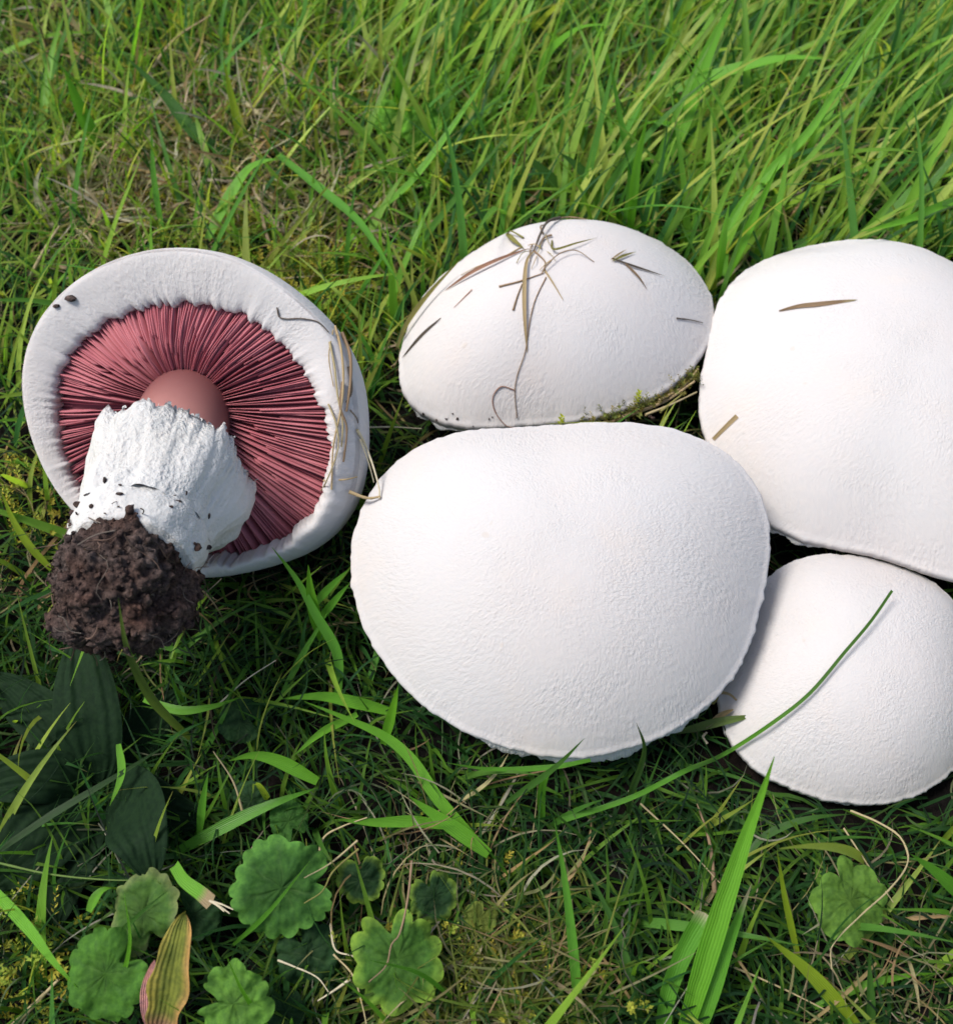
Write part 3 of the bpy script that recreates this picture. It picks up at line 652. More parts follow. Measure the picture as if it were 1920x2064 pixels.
for h in [
    ('dark curved blade tip rising before the main cap edge', [(1265, 1640), (1271, 1597), (1290, 1545), (1297, 1504), (1282, 1457)], 14, .8, 4.0, 'dark'),
    ('short blade pointing up right at the bottom edge of the largest cap', [(1020, 1618), (1100, 1561), (1131, 1535), (1178, 1488)], 13, 1.2, 3.6, 'deep'),
    ('horizontal blade running along the bottom edge of the largest cap', [(1190, 1532), (1106, 1547), (982, 1550), (895, 1537)], 11, 2.1, 1.6, 'green'),
    ('bent green blade hanging straight down below the largest cap', [(1092, 1650), (1090, 1600), (1102, 1561), (1125, 1540)], 17, .7, 2.6, 'green'),
    ('long upright blade left of the broadest blade, bottom edge', [(1170, 2090), (1152, 1893), (1136, 1763), (1116, 1649)], 20, .4, 2.6, 'green'),
    ('thin slanting blade between the bottom straw tuft and broadest blade', [(1300, 2090), (1251, 1898), (1209, 1805), (1157, 1706)], 14, .4, 1.8, 'deep'),
    ('glowing yellow green blade slanting right of the broadest blade', [(1730, 2075), (1680, 2015), (1624, 1955), (1544, 1888)], 30, .5, 2.0, 'yellow'),
    ('slim yellowish blade standing just right of the broadest blade', [(1610, 1940), (1585, 1830), (1578, 1795), (1565, 1711)], 14, .4, 2.2, 'yellow'),
    ('wide blade entering from the right edge below the cap', [(1975, 1830), (1920, 1790), (1880, 1755), (1835, 1722)], 30, .6, 2.2, 'green'),
    ('dark arching blade in the shade of the lower right cap', [(1500, 1735), (1530, 1694), (1580, 1665), (1640, 1648), (1713, 1641)], 15, .6, 1.2, 'deep'),
    ('bright blade lying across the bottom right corner', [(1640, 2030), (1739, 1987), (1832, 1966), (1890, 1962)], 17, .4, 1.0, 'bright'),
    ('upright blade under the round lobed leaf, bottom edge', [(1755, 2090), (1752, 1990), (1750, 1920)], 18, .3, 1.6, 'deep'),
    ('dark blade pointing at the broadest blade from the left', [(1380, 1605), (1440, 1632), (1490, 1654), (1545, 1695)], 14, .9, .8, 'deep'),
    ('light green blade arching left of the largest cap lower edge', [(790, 1436), (727, 1419), (649, 1404), (566, 1409)], 24, .8, 1.6, 'bright'),
    ('long blade sloping down right below the largest cap', [(975, 1712), (883, 1611), (831, 1534), (779, 1487), (701, 1450), (613, 1414)], 24, .6, 1.9, 'bright'),
    ('short bright blade crossing beneath the arching blades', [(720, 1440), (701, 1450), (649, 1476), (590, 1525)], 16, 1.0, 1.3, 'bright'),
    ('small erect blade touching the largest cap at lower left', [(772, 1500), (789, 1440), (802, 1383)], 20, 1.0, 3.0, 'bright'),
    ('curved bright blade lying over dark leaves, lower left of centre', [(640, 1575), (561, 1534), (509, 1523), (460, 1534)], 26, .8, 1.5, 'bright'),
    ('straight blade slanting up right over the plantain', [(355, 1718), (467, 1658), (545, 1622), (640, 1588)], 25, .8, 1.5, 'green'),
    ('level bright blade above the scalloped leaves', [(905, 1665), (831, 1656), (753, 1658), (676, 1652)], 23, .9, 1.5, 'bright'),
    ('wide bright blade ending at the level blade', [(985, 1722), (930, 1680), (883, 1648), (822, 1604)], 30, .7, 1.6, 'bright'),
    ('blade in front of the soil clod of the upturned mushroom', [(384, 1488), (343, 1450), (306, 1408), (275, 1352), (255, 1300), (238, 1205)], 20, .7, 6.4, 'dull'),
    ('bent blade tip pointing right below the soil clod', [(290, 1410), (363, 1432), (426, 1425), (490, 1404)], 17, 1.4, 1.7, 'bright'),
    ('tiny bright blade hanging over the dark plantain leaves', [(239, 1500), (245, 1560), (221, 1625)], 16, 1.8, 1.4, 'bright'),
    ('long dark blade crossing the plantain from the left edge', [(-20, 1727), (104, 1643), (234, 1565), (355, 1490)], 14, 1.2, 1.8, 'dark'),
    ('bright blade slanting in from the bottom left edge', [(-30, 1775), (62, 1876), (104, 1933), (156, 1992)], 24, 1.0, 1.8, 'bright'),
    ('small hooked bright blade left of the scalloped leaf group', [(179, 1838), (192, 1810), (207, 1794), (225, 1790)], 18, 1.5, 1.7, 'bright'),
    ('narrow upright blade among the stalks right of the plantain', [(402, 1682), (410, 1611), (420, 1555)], 16, .9, 2.0, 'green'),
    ('tall curved blade between the two mushrooms, base at bottom', [(681, 1410), (680, 1320), (636, 1238), (597, 1167), (548, 1103)], 20, .6, 2.8, 'green'),
    ('pointed blade between upturned mushroom and largest cap', [(650, 1290), (636, 1243), (626, 1191), (621, 1138)], 24, .8, 2.8, 'bright'),
    ('blade leaning right towards the largest cap rim', [(628, 1225), (660, 1190), (704, 1146)], 16, 1.2, 2.4, 'green'),
    ('second blade leaning right, just under the first', [(640, 1255), (672, 1215), (706, 1174)], 16, 1.0, 2.2, 'green'),
    ('long thin blade running down left between the mushrooms', [(565, 1408), (610, 1320), (664, 1228)], 13, .6, 1.8, 'green'),
    ('yellowish arching blade at the left edge beside the upturned mushroom', [(104, 1148), (60, 1100), (29, 1052), (0, 985)], 15, .7, 2.0, 'yellow'),
    ('long grass blade reaching down to the littered cap', [(560, 312), (649, 384), (727, 452), (805, 572)], 19, 1.6, 3.0, 'green'),
    ('pale blade hugging the left rim of the littered cap', [(800, 700), (818, 655), (862, 594), (932, 518)], 10, 1.5, 3.2, 'olive'),
    ('broad bright blade near the top edge, left half', [(266, 130), (276, 80), (291, -10)], 26, 1.0, 4.0, 'bright'),
    ('wide dark blade sloping down right in the upper left turf', [(478, 314), (405, 280), (332, 192), (252, 112)], 26, .6, 3.0, 'deep'),
    ('thin vertical blade above the upturned mushroom', [(328, 470), (311, 363), (304, 245)], 12, .8, 3.0, 'green'),
    ('wide blade leaning left in the upper left turf', [(210, 315), (176, 249), (128, 136)], 28, .6, 3.4, 'green'),
    ('yellowing blade in the upper left turf', [(490, 305), (472, 218), (450, 120)], 16, .6, 3.0, 'yellow'),
    ('blade bending at a knee above the upturned mushroom', [(418, 482), (457, 405), (498, 343), (530, 325), (566, 320)], 22, .8, 2.6, 'bright'),
    ('tall thin blade left of the top clover leaf', [(800, 265), (808, 156), (810, 70)], 22, .6, 4.4, 'green'),
    ('long blade slanting up right from the clover leaf', [(750, 435), (831, 363), (955, 192), (1000, 120)], 14, .8, 4.0, 'bright'),
    ('biggest blade at the top, slanting up right behind the littered cap', [(1325, 362), (1355, 291), (1391, 197), (1427, 104), (1482, -10)], 38, .8, 5.0, 'bright'),
    ('long slender blade arcing over from between the right caps', [(1458, 555), (1469, 457), (1541, 358), (1630, 265), (1697, 161), (1770, 50)], 20, 1.5, 6.5, 'bright'),
    ('blade paired beside the long slender arcing blade', [(1466, 555), (1521, 431), (1545, 380), (1570, 328)], 19, 1.5, 4.6, 'bright'),
    ('short upright blade where the littered and big caps meet', [(1446, 560), (1456, 470), (1470, 402)], 22, 1.5, 4.4, 'green'),
    ('kinked blade standing behind the littered cap', [(1260, 446), (1271, 343), (1251, 249), (1228, 115)], 16, 1.0, 5.0, 'green'),
    ('wide dark blade sloping behind the littered cap', [(1225, 435), (1194, 374), (1160, 335), (1125, 306)], 30, .8, 2.6, 'deep'),
    ('dark blade falling left behind the littered cap', [(1150, 400), (1100, 352), (1048, 302)], 26, .8, 2.4, 'deep'),
    ('upright blade touching the littered cap rear edge', [(1269, 465), (1282, 337), (1305, 230)], 19, 1.0, 4.4, 'bright'),
    ('bright blade crossing in from the right edge above the big cap', [(1960, 390), (1900, 415), (1817, 447), (1730, 468)], 19, 2.2, 3.2, 'bright'),
    ('blade arched over to the right near the top edge', [(1079, 210), (1092, 140), (1110, 100), (1168, 57), (1240, 49)], 17, .8, 4.0, 'bright'),
    ('wide bright blade lying level to the right, upper right sward', [(1340, 190), (1427, 156), (1573, 119), (1680, 119)], 26, 1.5, 4.0, 'bright')]:
    hero(h[0], h[1], h[2]*1.05, h[3], h[4], h[5], fold=rng.uniform(.2, .5))
# the mown-off blade with a frayed end: its torn fibres are parts
cut = hero('mown off blade with a frayed brown end, over the scalloped leaves', [(352, 1745), (372, 1775), (405, 1800), (428, 1820)], 30, 1.7, 2.0, 'bright', prof='cut', tip=KEEN['tan'], tipl=.3)
for q in ((452, 1838), (463, 1842), (470, 1834)):
    make('torn_fibre', stalk(path([(422, 1816), ((422+q[0])/2, (1818+q[1])/2-3), q], 2.0, 2.1), .022, KEEN['pale']), M_DRY, cut)
def dry(label, pts, wpx, zb, zt, col, arch=0., flat=False, group='loose dry grass stems', cat='dry stem'):
    P = path(pts, zb, zt, arch); P[1:-1] += rng.normal(0, .04, (len(P)-2, 3)); w_ = px2cm(P, wpx)*.66
    if flat: o = make('dry_straw', ribbon(P, w_, KEEN[col], 'stem', fold=.5), M_DRY)
    else: o = make('dry_straw', stalk(P, w_/2, KEEN[col], taper=.6), M_DRY)
    return tag(o, label, cat, group)
for h in [
    ('pale dry stem curling in a hook over the round lobed leaf', [(1713, 1634), (1770, 1654), (1817, 1691), (1827, 1732), (1791, 1789), (1739, 1852), (1682, 1919), (1676, 1955)], 8, 1.0, 1.9, 'straw'),
    ('white straw lying slantwise below the soil clod', [(441, 1419), (500, 1375), (556, 1331)], 6, 1.0, 1.6, 'pale'),
    ('thick bleached stick in the bottom left corner', [(20, 2075), (70, 2025), (118, 1975)], 22, .5, 1.0, 'straw'),
    ('curved pale stem right of the dark scalloped leaf, bottom', [(560, 1936), (600, 1945), (640, 1975), (662, 2000)], 7, 1.3, 1.5, 'pale'),
    ('bent white stem left of the yellow edged lobed leaf', [(666, 1862), (672, 1911), (704, 1932), (738, 1955)], 8, 1.3, 1.5, 'pale'),
    ('forked white stem reaching the bottom edge', [(672, 1924), (704, 1976), (731, 2033), (740, 2075)], 7, 1.2, 1.3, 'straw'),
    ('short white stem slanting from the forked stem', [(706, 1974), (675, 1996), (640, 2018)], 10, 1.3, 1.1, 'pale'),
    ('brown twig hanging over the yellow edged lobed leaf', [(830, 1735), (818, 1816), (804, 1884), (801, 1910), (774, 1951), (743, 1980)], 9, 1.6, 2.2, 'brown'),
    ('yellow straw crossing the right side of the large scalloped leaf', [(720, 1695), (666, 1741), (613, 1770)], 8, 1.9, 2.3, 'straw'),
    ('olive straw below the yellow straw on the large scalloped leaf', [(722, 1712), (680, 1751), (639, 1797), (613, 1821)], 8, 1.8, 2.3, 'olive'),
    ('thin pale stalk right of the plantain, leaning left', [(490, 1640), (460, 1575), (430, 1515)], 8, 1.0, 2.0, 'straw'),
    ('dull long stalk lying across the plantain to the left edge', [(-10, 1738), (104, 1752), (208, 1778), (300, 1775)], 8, 1.6, 1.6, 'dull'),
    ('white thin straw standing at the top of the left turf', [(760, 205), (775, 150), (792, 118)], 9, .8, 2.6, 'pale'),
    ('white straw tip slanting up right of the arched blade', [(1240, 205), (1262, 178), (1284, 152)], 9, 1.0, 3.0, 'pale'),
    ('reddish brown dry leaf strip above the upturned mushroom', [(290, 165), (350, 75), (425, 30)], 12, .8, 1.8, 'tan'),
    ('bleached straw in the left turf beside the upturned mushroom rim', [(60, 560), (90, 505), (120, 455)], 14, .8, 1.6, 'straw'),
    ('level white stalk left of the littered cap base', [(735, 862), (790, 861), (850, 864)], 6, 1.3, 1.6, 'pale'),
    ('pale rootlet beside the level blade', [(640, 1740), (650, 1690), (690, 1662), (740, 1648)], 9, 1.2, 1.4, 'straw'),
    ('thin grey stem slanting through shade below the lower right cap', [(1290, 1620), (1380, 1700), (1450, 1780)], 7, .9, 1.0, 'straw'),
    ('dark brown stick standing under the lower right cap', [(1440, 1800), (1425, 1700), (1405, 1620)], 16, .6, .9, 'brown'),
    ('thin straw crossing behind the lobed leaf stalk', [(1700, 1670), (1750, 1745), (1800, 1820)], 7, .9, 1.3, 'straw'),
    ('long pale straw lying low to the right of the straw tuft', [(1430, 1930), (1560, 1990), (1700, 2055)], 8, .6, .8, 'straw')]:
    dry(*h)

# ------------------------------------------------------------------ litter lying on the caps
def lay(key, pts, wpx, col, name=None, root=None, label=None, lift=.03, kind='stalk', taper=.5, group='litter on the mushroom caps', cat='dry stem', hump=0., tip=None):
    wpx *= .62; k = len(pts); P = np.array([onto(key, x_, y_, lift+hump*math.sin(PI*i/(k-1))) for i, (x_, y_) in enumerate(pts)]); w_ = px2cm(P, wpx)
    sh = stalk(P, w_/2, KEEN[col], taper=taper) if kind == 'stalk' else ribbon(P, w_, KEEN[col], kind, fold=.35, tip=tip, hint=(0, -.4, 1))
    o = make(name or 'dry_straw', sh, M_DRY, None)
    if root: under(o, root)
    if label: tag(o, label, cat, group)
    return o
lay('top', [(1078, 506), (1064, 528), (1058, 572), (1057, 640), (1062, 712)], 13, 'tan', 'dry_straw', None, 'tan straw hanging straight down the middle of the littered cap', kind='lens', hump=.1, cat='straw')
tw = tag(empty('twig', onto('top', 1090, 480)), 'dark forked twig on the summit of the littered cap', 'twig', 'litter on the mushroom caps')
lay('top', [(1128, 444), (1100, 466), (1076, 510)], 12, 'black', 'stem', tw, lift=.07, hump=.12)
lay('top', [(1112, 478), (1098, 482), (1088, 500)], 8, 'brown', 'side_branch', tw, lift=.06)
lay('top', [(1124, 444), (1150, 442), (1180, 446)], 6, 'brown', 'side_branch', tw, lift=.06)
lay('top', [(1076, 508), (1098, 530), (1096, 545)], 7, 'brown', 'side_branch', tw, lift=.05)
for _ in range(11):
    x0, y0 = 1082+rng.normal(0, 16), 512+rng.normal(0, 22); a_ = rng.uniform(0, 2*PI); l_ = rng.uniform(18, 55); b_ = a_+rng.normal(0, .6)
    lay('top', [(x0, y0), (x0+.5*l_*math.cos(a_), y0+.5*l_*math.sin(a_)*.8), (x0+.5*l_*(math.cos(a_)+math.cos(b_)), y0+.4*l_*(math.sin(a_)+math.sin(b_)))], rng.uniform(3, 7), ['tan', 'brown', 'olive', 'straw'][rng.integers(0, 4)], 'fibre', tw, lift=.04, hump=rng.uniform(.02, .12))
B = Bag()
for _ in range(26):
    V, F = lump(onto('top', rng.choice([rng.uniform(850, 1000), rng.uniform(1150, 1340)]), 846+rng.normal(0, 9), .01), rng.uniform(.012, .035), 5, 7, .5, 9, rng.uniform(.5, 1.6, 3)); B.add(V, F)
tag(link('soil_flecks', B.mesh('soil_flecks'), M_CLOD), 'dark soil specks along the foot of the littered cap', kind='stuff')
lay('top', [(1058, 505), (1000, 532), (952, 556), (898, 587)], 12, 'red', 'dry_straw', None, 'reddish brown straw sloping down left on the littered cap', kind='lens', hump=.08, cat='straw')
lay('top', [(1050, 500), (1010, 522), (960, 540), (930, 556)], 5, 'tan', None, None, 'thin tan stem just above the reddish straw on the littered cap')
lay('top', [(1092, 552), (1100, 544), (1128, 520), (1160, 512), (1196, 529)], 5, 'brown', None, None, 'thin brown stem arching right on the littered cap', hump=.12)
lay('top', [(1112, 486), (1116, 510), (1160, 498), (1202, 481)], 8, 'olive', 'dead_leaflet', None, 'olive dead leaflet pointing up right on the littered cap', kind='blade', hump=.1, cat='dead leaf')
lay('top', [(1096, 544), (1112, 568), (1134, 605)], 8, 'tan', None, None, 'short tan stem slanting right of the middle straw', taper=.7)
lay('top', [(1006, 579), (1048, 568), (1094, 552)], 7, 'brown', None, None, 'short dark stem crossing the middle straw of the littered cap')
lay('top', [(1034, 626), (1042, 600), (1052, 574)], 7, 'brown', None, None, 'stubby brown stem left of the middle straw')
lay('top', [(1100, 560), (1078, 606), (1068, 645), (1058, 708), (1042, 756), (1037, 786), (1041, 842)], 4, 'brown', 'rootlet', None, 'hair thin rootlet running down to the foot of the littered cap', cat='rootlet', taper=.3)
lay('top', [(1037, 786), (1010, 779), (993, 800), (997, 828), (1018, 856), (1040, 862)], 4, 'red', 'rootlet', None, 'hair thin looped rootlet near the foot of the littered cap', cat='rootlet', taper=.3)
tf = tag(empty('dead_leaf_tuft', onto('top', 1255, 530)), 'three pronged dead tuft on the right of the littered cap', 'dead leaf', 'litter on the mushroom caps')
for p_, w_, c_ in (([(1232, 524), (1272, 538), (1338, 559)], 8, 'black'), ([(1256, 532), (1284, 560), (1302, 586)], 8, 'brown'), ([(1234, 528), (1256, 518), (1280, 510)], 9, 'olive'), ([(1230, 526), (1250, 512), (1262, 505)], 6, 'tan')):
    lay('top', p_, w_, c_, 'prong', tf, kind='blade', lift=.05)
lay('top', [(1362, 642), (1388, 645), (1414, 651)], 5, 'black', None, None, 'tiny dark straw near the right edge of the littered cap')
lay('top', [(890, 642), (852, 676), (812, 722)], 9, 'black', 'dead_leaflet', None, 'dark dead leaflet by the left edge of the littered cap', kind='lens', cat='dead leaf')
lay('top', [(952, 585), (916, 621)], 4, 'red', None, None, 'tiny reddish stem on the left side of the littered cap')
lay('top', [(1022, 472), (1034, 490), (1056, 503)], 18, 'olive', 'dead_leaflet', None, 'crumpled olive scrap beside the summit twig', kind='lens', cat='dead leaf', hump=.1)
lay('right', [(1570, 628), (1610, 619), (1650, 615), (1727, 606)], 15, 'brown', 'dry_straw', None, 'brown straw lying alone on the big right cap', kind='lens', cat='straw', tip=KEEN['straw'])
lay('right', [(1438, 886), (1462, 862), (1486, 839)], 15, 'tan', 'straw_chip', None, 'short tan chip on the left flank of the big right cap', kind='cut', cat='straw')
lay('left', [(559, 619), (566, 640), (610, 642), (641, 650), (662, 670)], 5, 'black', 'rootlet', None, 'dark bent rootlet on the rim of the upturned mushroom', cat='rootlet', taper=.2)
bd = tag(empty('dry_grass_bundle', onto('left', 690, 800)), 'matted bundle of dry stems along the right rim of the upturned mushroom', 'dry grass', 'litter on the mushroom caps')
for i, (p_, w_, c_) in enumerate([([(672, 660), (686, 710), (690, 770), (684, 830), (676, 900), (668, 985)], 9, 'tan'), ([(686, 668), (698, 720), (702, 770), (696, 830)], 13, 'brown'), ([(664, 690), (674, 740), (680, 800), (688, 850), (686, 900)], 8, 'straw'),
        ([(690, 770), (684, 822), (694, 860), (690, 930)], 10, 'brown'), ([(662, 815), (676, 850), (680, 900), (660, 975), (640, 990)], 6, 'straw'), ([(700, 740), (704, 790), (696, 812)], 9, 'black'), ([(655, 972), (690, 966), (716, 960)], 7, 'tan'), ([(702, 826), (712, 842), (718, 852)], 6, 'black'), ([(668, 668), (664, 720), (672, 780)], 5, 'tan')]):
    lay('left', p_, w_, c_, 'stem', bd, lift=.05, hump=.05, taper=.4)
for lb, a_, b_, w_, c_ in (('white threadlike stem bridging the upturned mushroom and largest cap', [(716, 866), (730, 895)], [(752, 940), (764, 985), (768, 1008)], 6, 'pale'), ('tan stick end between the upturned mushroom and largest cap', [(700, 990)], [(740, 1004), (770, 1004)], 9, 'tan'),
                           ('second white thread hanging beside the largest cap', [(722, 885)], [(742, 930), (752, 975)], 4, 'pale')):
    P = [onto('left', x_, y_, .06) for x_, y_ in a_]; q = onto('main', *b_[-1], .06); d0, d1 = np.linalg.norm(P[-1]-CAMP), np.linalg.norm(q-CAMP)
    for i, (x_, y_) in enumerate(b_[:-1]): P.append(CAMP+unit(ray(x_, y_))*(d0+(d1-d0)*(i+1)/len(b_)))
    P.append(q); tag(make('dry_straw', stalk(np.array(P), px2cm(np.array(P), w_)/2, KEEN[c_]), M_DRY), lb, 'dry stem', 'litter on the mushroom caps')
for (x_, y_), r_, lb in (((114, 617), .05, 'small soil crumb on the upper left rim of the upturned mushroom'), ((143, 601), .08, 'larger soil crumb on the upper left rim of the upturned mushroom')):
    V, F = lump(onto('left', x_, y_, .02), r_, 7, 9, .4, 4, (1.5, 1, .6)); tag(link('soil_crumb', mesh('soil_crumb', V, F), M_CLOD), lb, 'soil crumb', 'litter on the mushroom caps')

# ------------------------------------------------------------------ moss
def sprigs(c, d, ln, k, wl, tint):
    """one moss shoot: k pointed leaflets round a stem"""
    d = unit(d); s1_ = unit(np.cross(d, [.3, .2, 1])); s2_ = np.cross(d, s1_); V = []; F = []
    for i in range(k):
        t = i/k; a = i*2.4; o = c+d*ln*t; r_ = math.cos(a)*s1_+math.sin(a)*s2_; tip = o+(r_*.9+d*.7)*wl*(1.1-.5*t); sd_ = unit(np.cross(r_, d))*wl*.22; b = len(V)
        V += [o, o+(tip-o)*.45+sd_, tip, o+(tip-o)*.45-sd_]; F.append((b, b+1, b+2, b+3))
    return np.array(V), np.array(F)
B = Bag()
def moss_patch(cx, cy, sp, k):
    for _ in range(k):
        c = at(cx, cy, .4)+np.array([rng.normal(0, sp), rng.normal(0, sp), rng.uniform(-.2, .5)])
        V, F = sprigs(c, rng.normal(0, .6, 3)+[0, 0, .9], rng.uniform(.25, .7), 14, rng.uniform(.08, .15), None)
        if inside(V[None])[0]: continue
        B.add(V, F, tint=np.array([.31, .35, .05])*rng.uniform(.6, 1.3)*np.array([rng.uniform(.8, 1.4), 1, 1]), blade=(0, .5, rng.random()))
for q in ((640, 560, 1.0, 300), (480, 470, 1.0, 130), (580, 250, 1.6, 220), (150, 220, 1.6, 160), (300, 60, 2.2, 140), (760, 120, 2., 110), (60, 1020, 1.0, 120), (330, 420, 1.2, 120), (1000, 1990, 1.2, 120), (700, 640, .8, 100), (60, 1960, .7, 90), (900, 300, 1.8, 120), (1600, 460, 1.5, 60)): moss_patch(*q)
me = B.mesh('moss'); tag(link('moss', me, M_MOSS, smooth=False), 'yellow green moss between the grass', kind='stuff')
mc = tag(empty('moss_clump', onto('top', 1300, 815)), 'mossy scrap caught under the lower right rim of the littered cap', 'moss')
B = Bag()
mp = [(1165, 846), (1210, 838), (1255, 826), (1290, 818), (1325, 800), (1355, 786), (1385, 765), (1400, 745)]
for _ in range(150):
    i = rng.integers(0, len(mp)-1); t = rng.random(); x_ = mp[i][0]*(1-t)+mp[i+1][0]*t+rng.normal(0, 6); y_ = mp[i][1]*(1-t)+mp[i+1][1]*t+rng.normal(3, 7)
    c = onto('top', x_, y_, .08); V, F = sprigs(c, rng.normal(0, .7, 3)+[.1, -.3, .5], rng.uniform(.12, .35), 10, rng.uniform(.05, .1), None)
    B.add(V, F, tint=np.array([.16, .17, .04])*rng.uniform(.4, 1.4)*np.array([rng.uniform(.8, 1.4), 1, 1]), blade=(0, .5, rng.random()))
sh = under(link('shoots', B.mesh('shoots'), M_MOSS, smooth=False), mc); sh['kind'] = 'stuff'
for c0, k_, ln in (((1281, 796), 22, .55), ((1130, 838), 14, .4)):
    c = onto('top', *c0, .05); V, F = sprigs(c-np.array([0, .1, .2]), (0, -.1, 1), ln, k_, .13, None)
    under(link('moss_sprig', mesh('moss_sprig', V, F, {'tint': np.tile([.36, .40, .03], (len(V), 1)), 'blade': np.zeros((len(V), 3))}), M_MOSS, smooth=False), mc)
for p_, w_, c_ in (([(1170, 848), (1230, 840), (1290, 826)], 8, 'brown'), ([(1250, 838), (1330, 808), (1400, 768)], 9, 'tan'), ([(1300, 836), (1350, 816), (1404, 790)], 6, 'straw'), ([(1320, 800), (1370, 770), (1412, 740)], 7, 'tan'), ([(1330, 830), (1380, 790)], 6, 'olive')):
    P = np.array([onto('top', x_, y_, .14) for x_, y_ in p_]); under(make('straw', stalk(P, px2cm(P, w_)/2, KEEN[c_]), M_DRY), mc)
# scrap caught between the largest and the lower right cap
sg = tag(empty('grass_scrap', onto('low', 1445, 1410)), 'wilted green and brown scrap wedged between the largest and lower right caps', 'grass scrap')
for p_, w_, c_, kd in (([(1360, 1478), (1410, 1465), (1450, 1455), (1516, 1443)], 17, 'dull', 'lens'), ([(1436, 1420), (1440, 1400), (1450, 1392)], 16, 'olive', 'lens'), ([(1446, 1395), (1470, 1400), (1484, 1412)], 7, 'tan', 'stem'), ([(1430, 1456), (1455, 1440), (1478, 1430)], 10, 'tan', 'lens'), ([(1424, 1500), (1416, 1486), (1424, 1476)], 7, 'pale', 'stem')):
    P = np.array([CAMP+unit(ray(x_, y_))*(np.linalg.norm(onto('low', 1450, 1430)-CAMP)-.25) for x_, y_ in p_]); under(make('shred', ribbon(P, px2cm(P, w_), KEEN[c_], kd, fold=.4), M_DRY if kd != 'lens' else M_GRASS), sg)

# ------------------------------------------------------------------ broad leaves
def round_leaf(label, cx, cy, rpx, z, col, notch_deg, lobes=12, cren=.10, tilt=(0, 0), asp=1.0, cup=.0, rim=None, notch=.7, stalk_to=None, pucker=.10, group='scalloped ground ivy leaves'):
    """rounded leaf with scalloped edge; notch_deg: picture angle of the stalk notch (0 = right, 90 = up)"""
    col = tuple(.54*q for q in col); lobes = int(lobes*1.25); c = at(cx, cy, z); R_ = rpx*float((c-CAMP)@FWD)/FP  # greens dimmed, partly to put the shade around the leaves into their colour
    nn = unit((tilt[0], -.45+tilt[1], 1)); e1 = unit(np.cross([0, 1, 0], nn)); e2 = np.cross(nn, e1)
    na, nr = 140, 16; th0 = math.radians(notch_deg); sd_ = rng.uniform(0, 99); V = []; T = []; bl = []
    for i in range(nr+1):
        f = (i/nr)**.85
        for j in range(na):
            th = j/na*2*PI; dth = (th+PI) % (2*PI)-PI
            sc_ = abs(math.sin(lobes*(th+.25*noise.noise(Vector((math.cos(th), math.sin(th), sd_))))/2))
            r_ = (1+cren*(sc_**.55-.75)*(1+.6*noise.noise(Vector((math.cos(th)*2.5, math.sin(th)*2.5, sd_+9)))))*(1+.13*noise.noise(Vector((math.cos(th)*1.3, math.sin(th)*1.3, sd_+5))))*(1-notch*math.exp(-(dth/.26)**2))
            k = f*(1+(r_-1)*f**1.5); a = th+th0
            x_, y_ = k*math.cos(a)*R_, k*math.sin(a)*R_*asp
            wth = th+.22*noise.noise(Vector((x_/R_*1.8, y_/R_*1.8, sd_+40)))+.10*noise.noise(Vector((x_/R_*5, y_/R_*5, sd_+41))); vein = abs(math.cos(3.5*wth+sd_))**18*(1-.6*f)*min(1, f*4)+.5*abs(math.cos(7*wth+sd_+f*2))**14*f*(1-f)
            h = R_*(cup*f*f-.05*f**3*2+pucker*1.1*noise.noise(Vector((x_/R_*3.2, y_/R_*3.2, sd_)))*(.4+f)-.025*vein+.035*noise.noise(Vector((x_/R_*9, y_/R_*9, sd_)))+.12*f*f*math.sin(3*th+sd_)+.06*f**3*math.sin(5*th+2*sd_)+.022*noise.noise(Vector((x_/R_*16, y_/R_*16, sd_))))
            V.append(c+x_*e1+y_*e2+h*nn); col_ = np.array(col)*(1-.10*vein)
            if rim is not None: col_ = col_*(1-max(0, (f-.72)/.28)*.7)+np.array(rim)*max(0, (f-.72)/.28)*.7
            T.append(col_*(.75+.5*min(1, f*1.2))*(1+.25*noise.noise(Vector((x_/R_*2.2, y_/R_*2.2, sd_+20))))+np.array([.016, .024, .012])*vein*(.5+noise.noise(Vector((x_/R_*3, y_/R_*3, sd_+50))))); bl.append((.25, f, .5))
    root = tag(empty('ground_ivy_leaf', c), label, 'leaf', group)
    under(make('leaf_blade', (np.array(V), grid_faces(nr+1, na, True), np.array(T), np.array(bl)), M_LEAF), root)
    e = c+(math.cos(th0)*e1+math.sin(th0)*e2)*R_*.15; g0 = np.array([c[0]+R_*rng.uniform(-.6, .6), c[1]+R_*rng.uniform(-.2, .9), .1])
    under(make('leaf_stalk', stalk(np.array([g0, (g0+e)/2+[0, 0, -.1], e-nn*.06]), .05, KEEN['dull']), M_GRASS), root)
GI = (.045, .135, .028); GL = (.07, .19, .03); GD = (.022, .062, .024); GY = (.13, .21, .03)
round_leaf('kidney shaped scalloped leaf with a deep notch, bottom left', 214, 1962, 86, 1.9, GL, 35, 11, .12, (-.1, .1), 1.05, notch=.82)
round_leaf('mottled scalloped leaf with browned edge, beneath the plantain leaf', 288, 1842, 80, 1.5, (.07, .16, .035), -70, 11, .11, (-.25, .1), 1.0, rim=(.13, .15, .07), notch=.5)
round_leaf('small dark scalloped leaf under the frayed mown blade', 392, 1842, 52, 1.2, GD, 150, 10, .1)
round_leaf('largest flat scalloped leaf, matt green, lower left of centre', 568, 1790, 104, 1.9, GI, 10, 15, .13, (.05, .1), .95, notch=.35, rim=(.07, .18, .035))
round_leaf('shaded yellow rimmed leaf just right of the largest scalloped leaf', 728, 1773, 48, 1.2, GD, 100, 9, .14, (.1, 0), rim=GY)
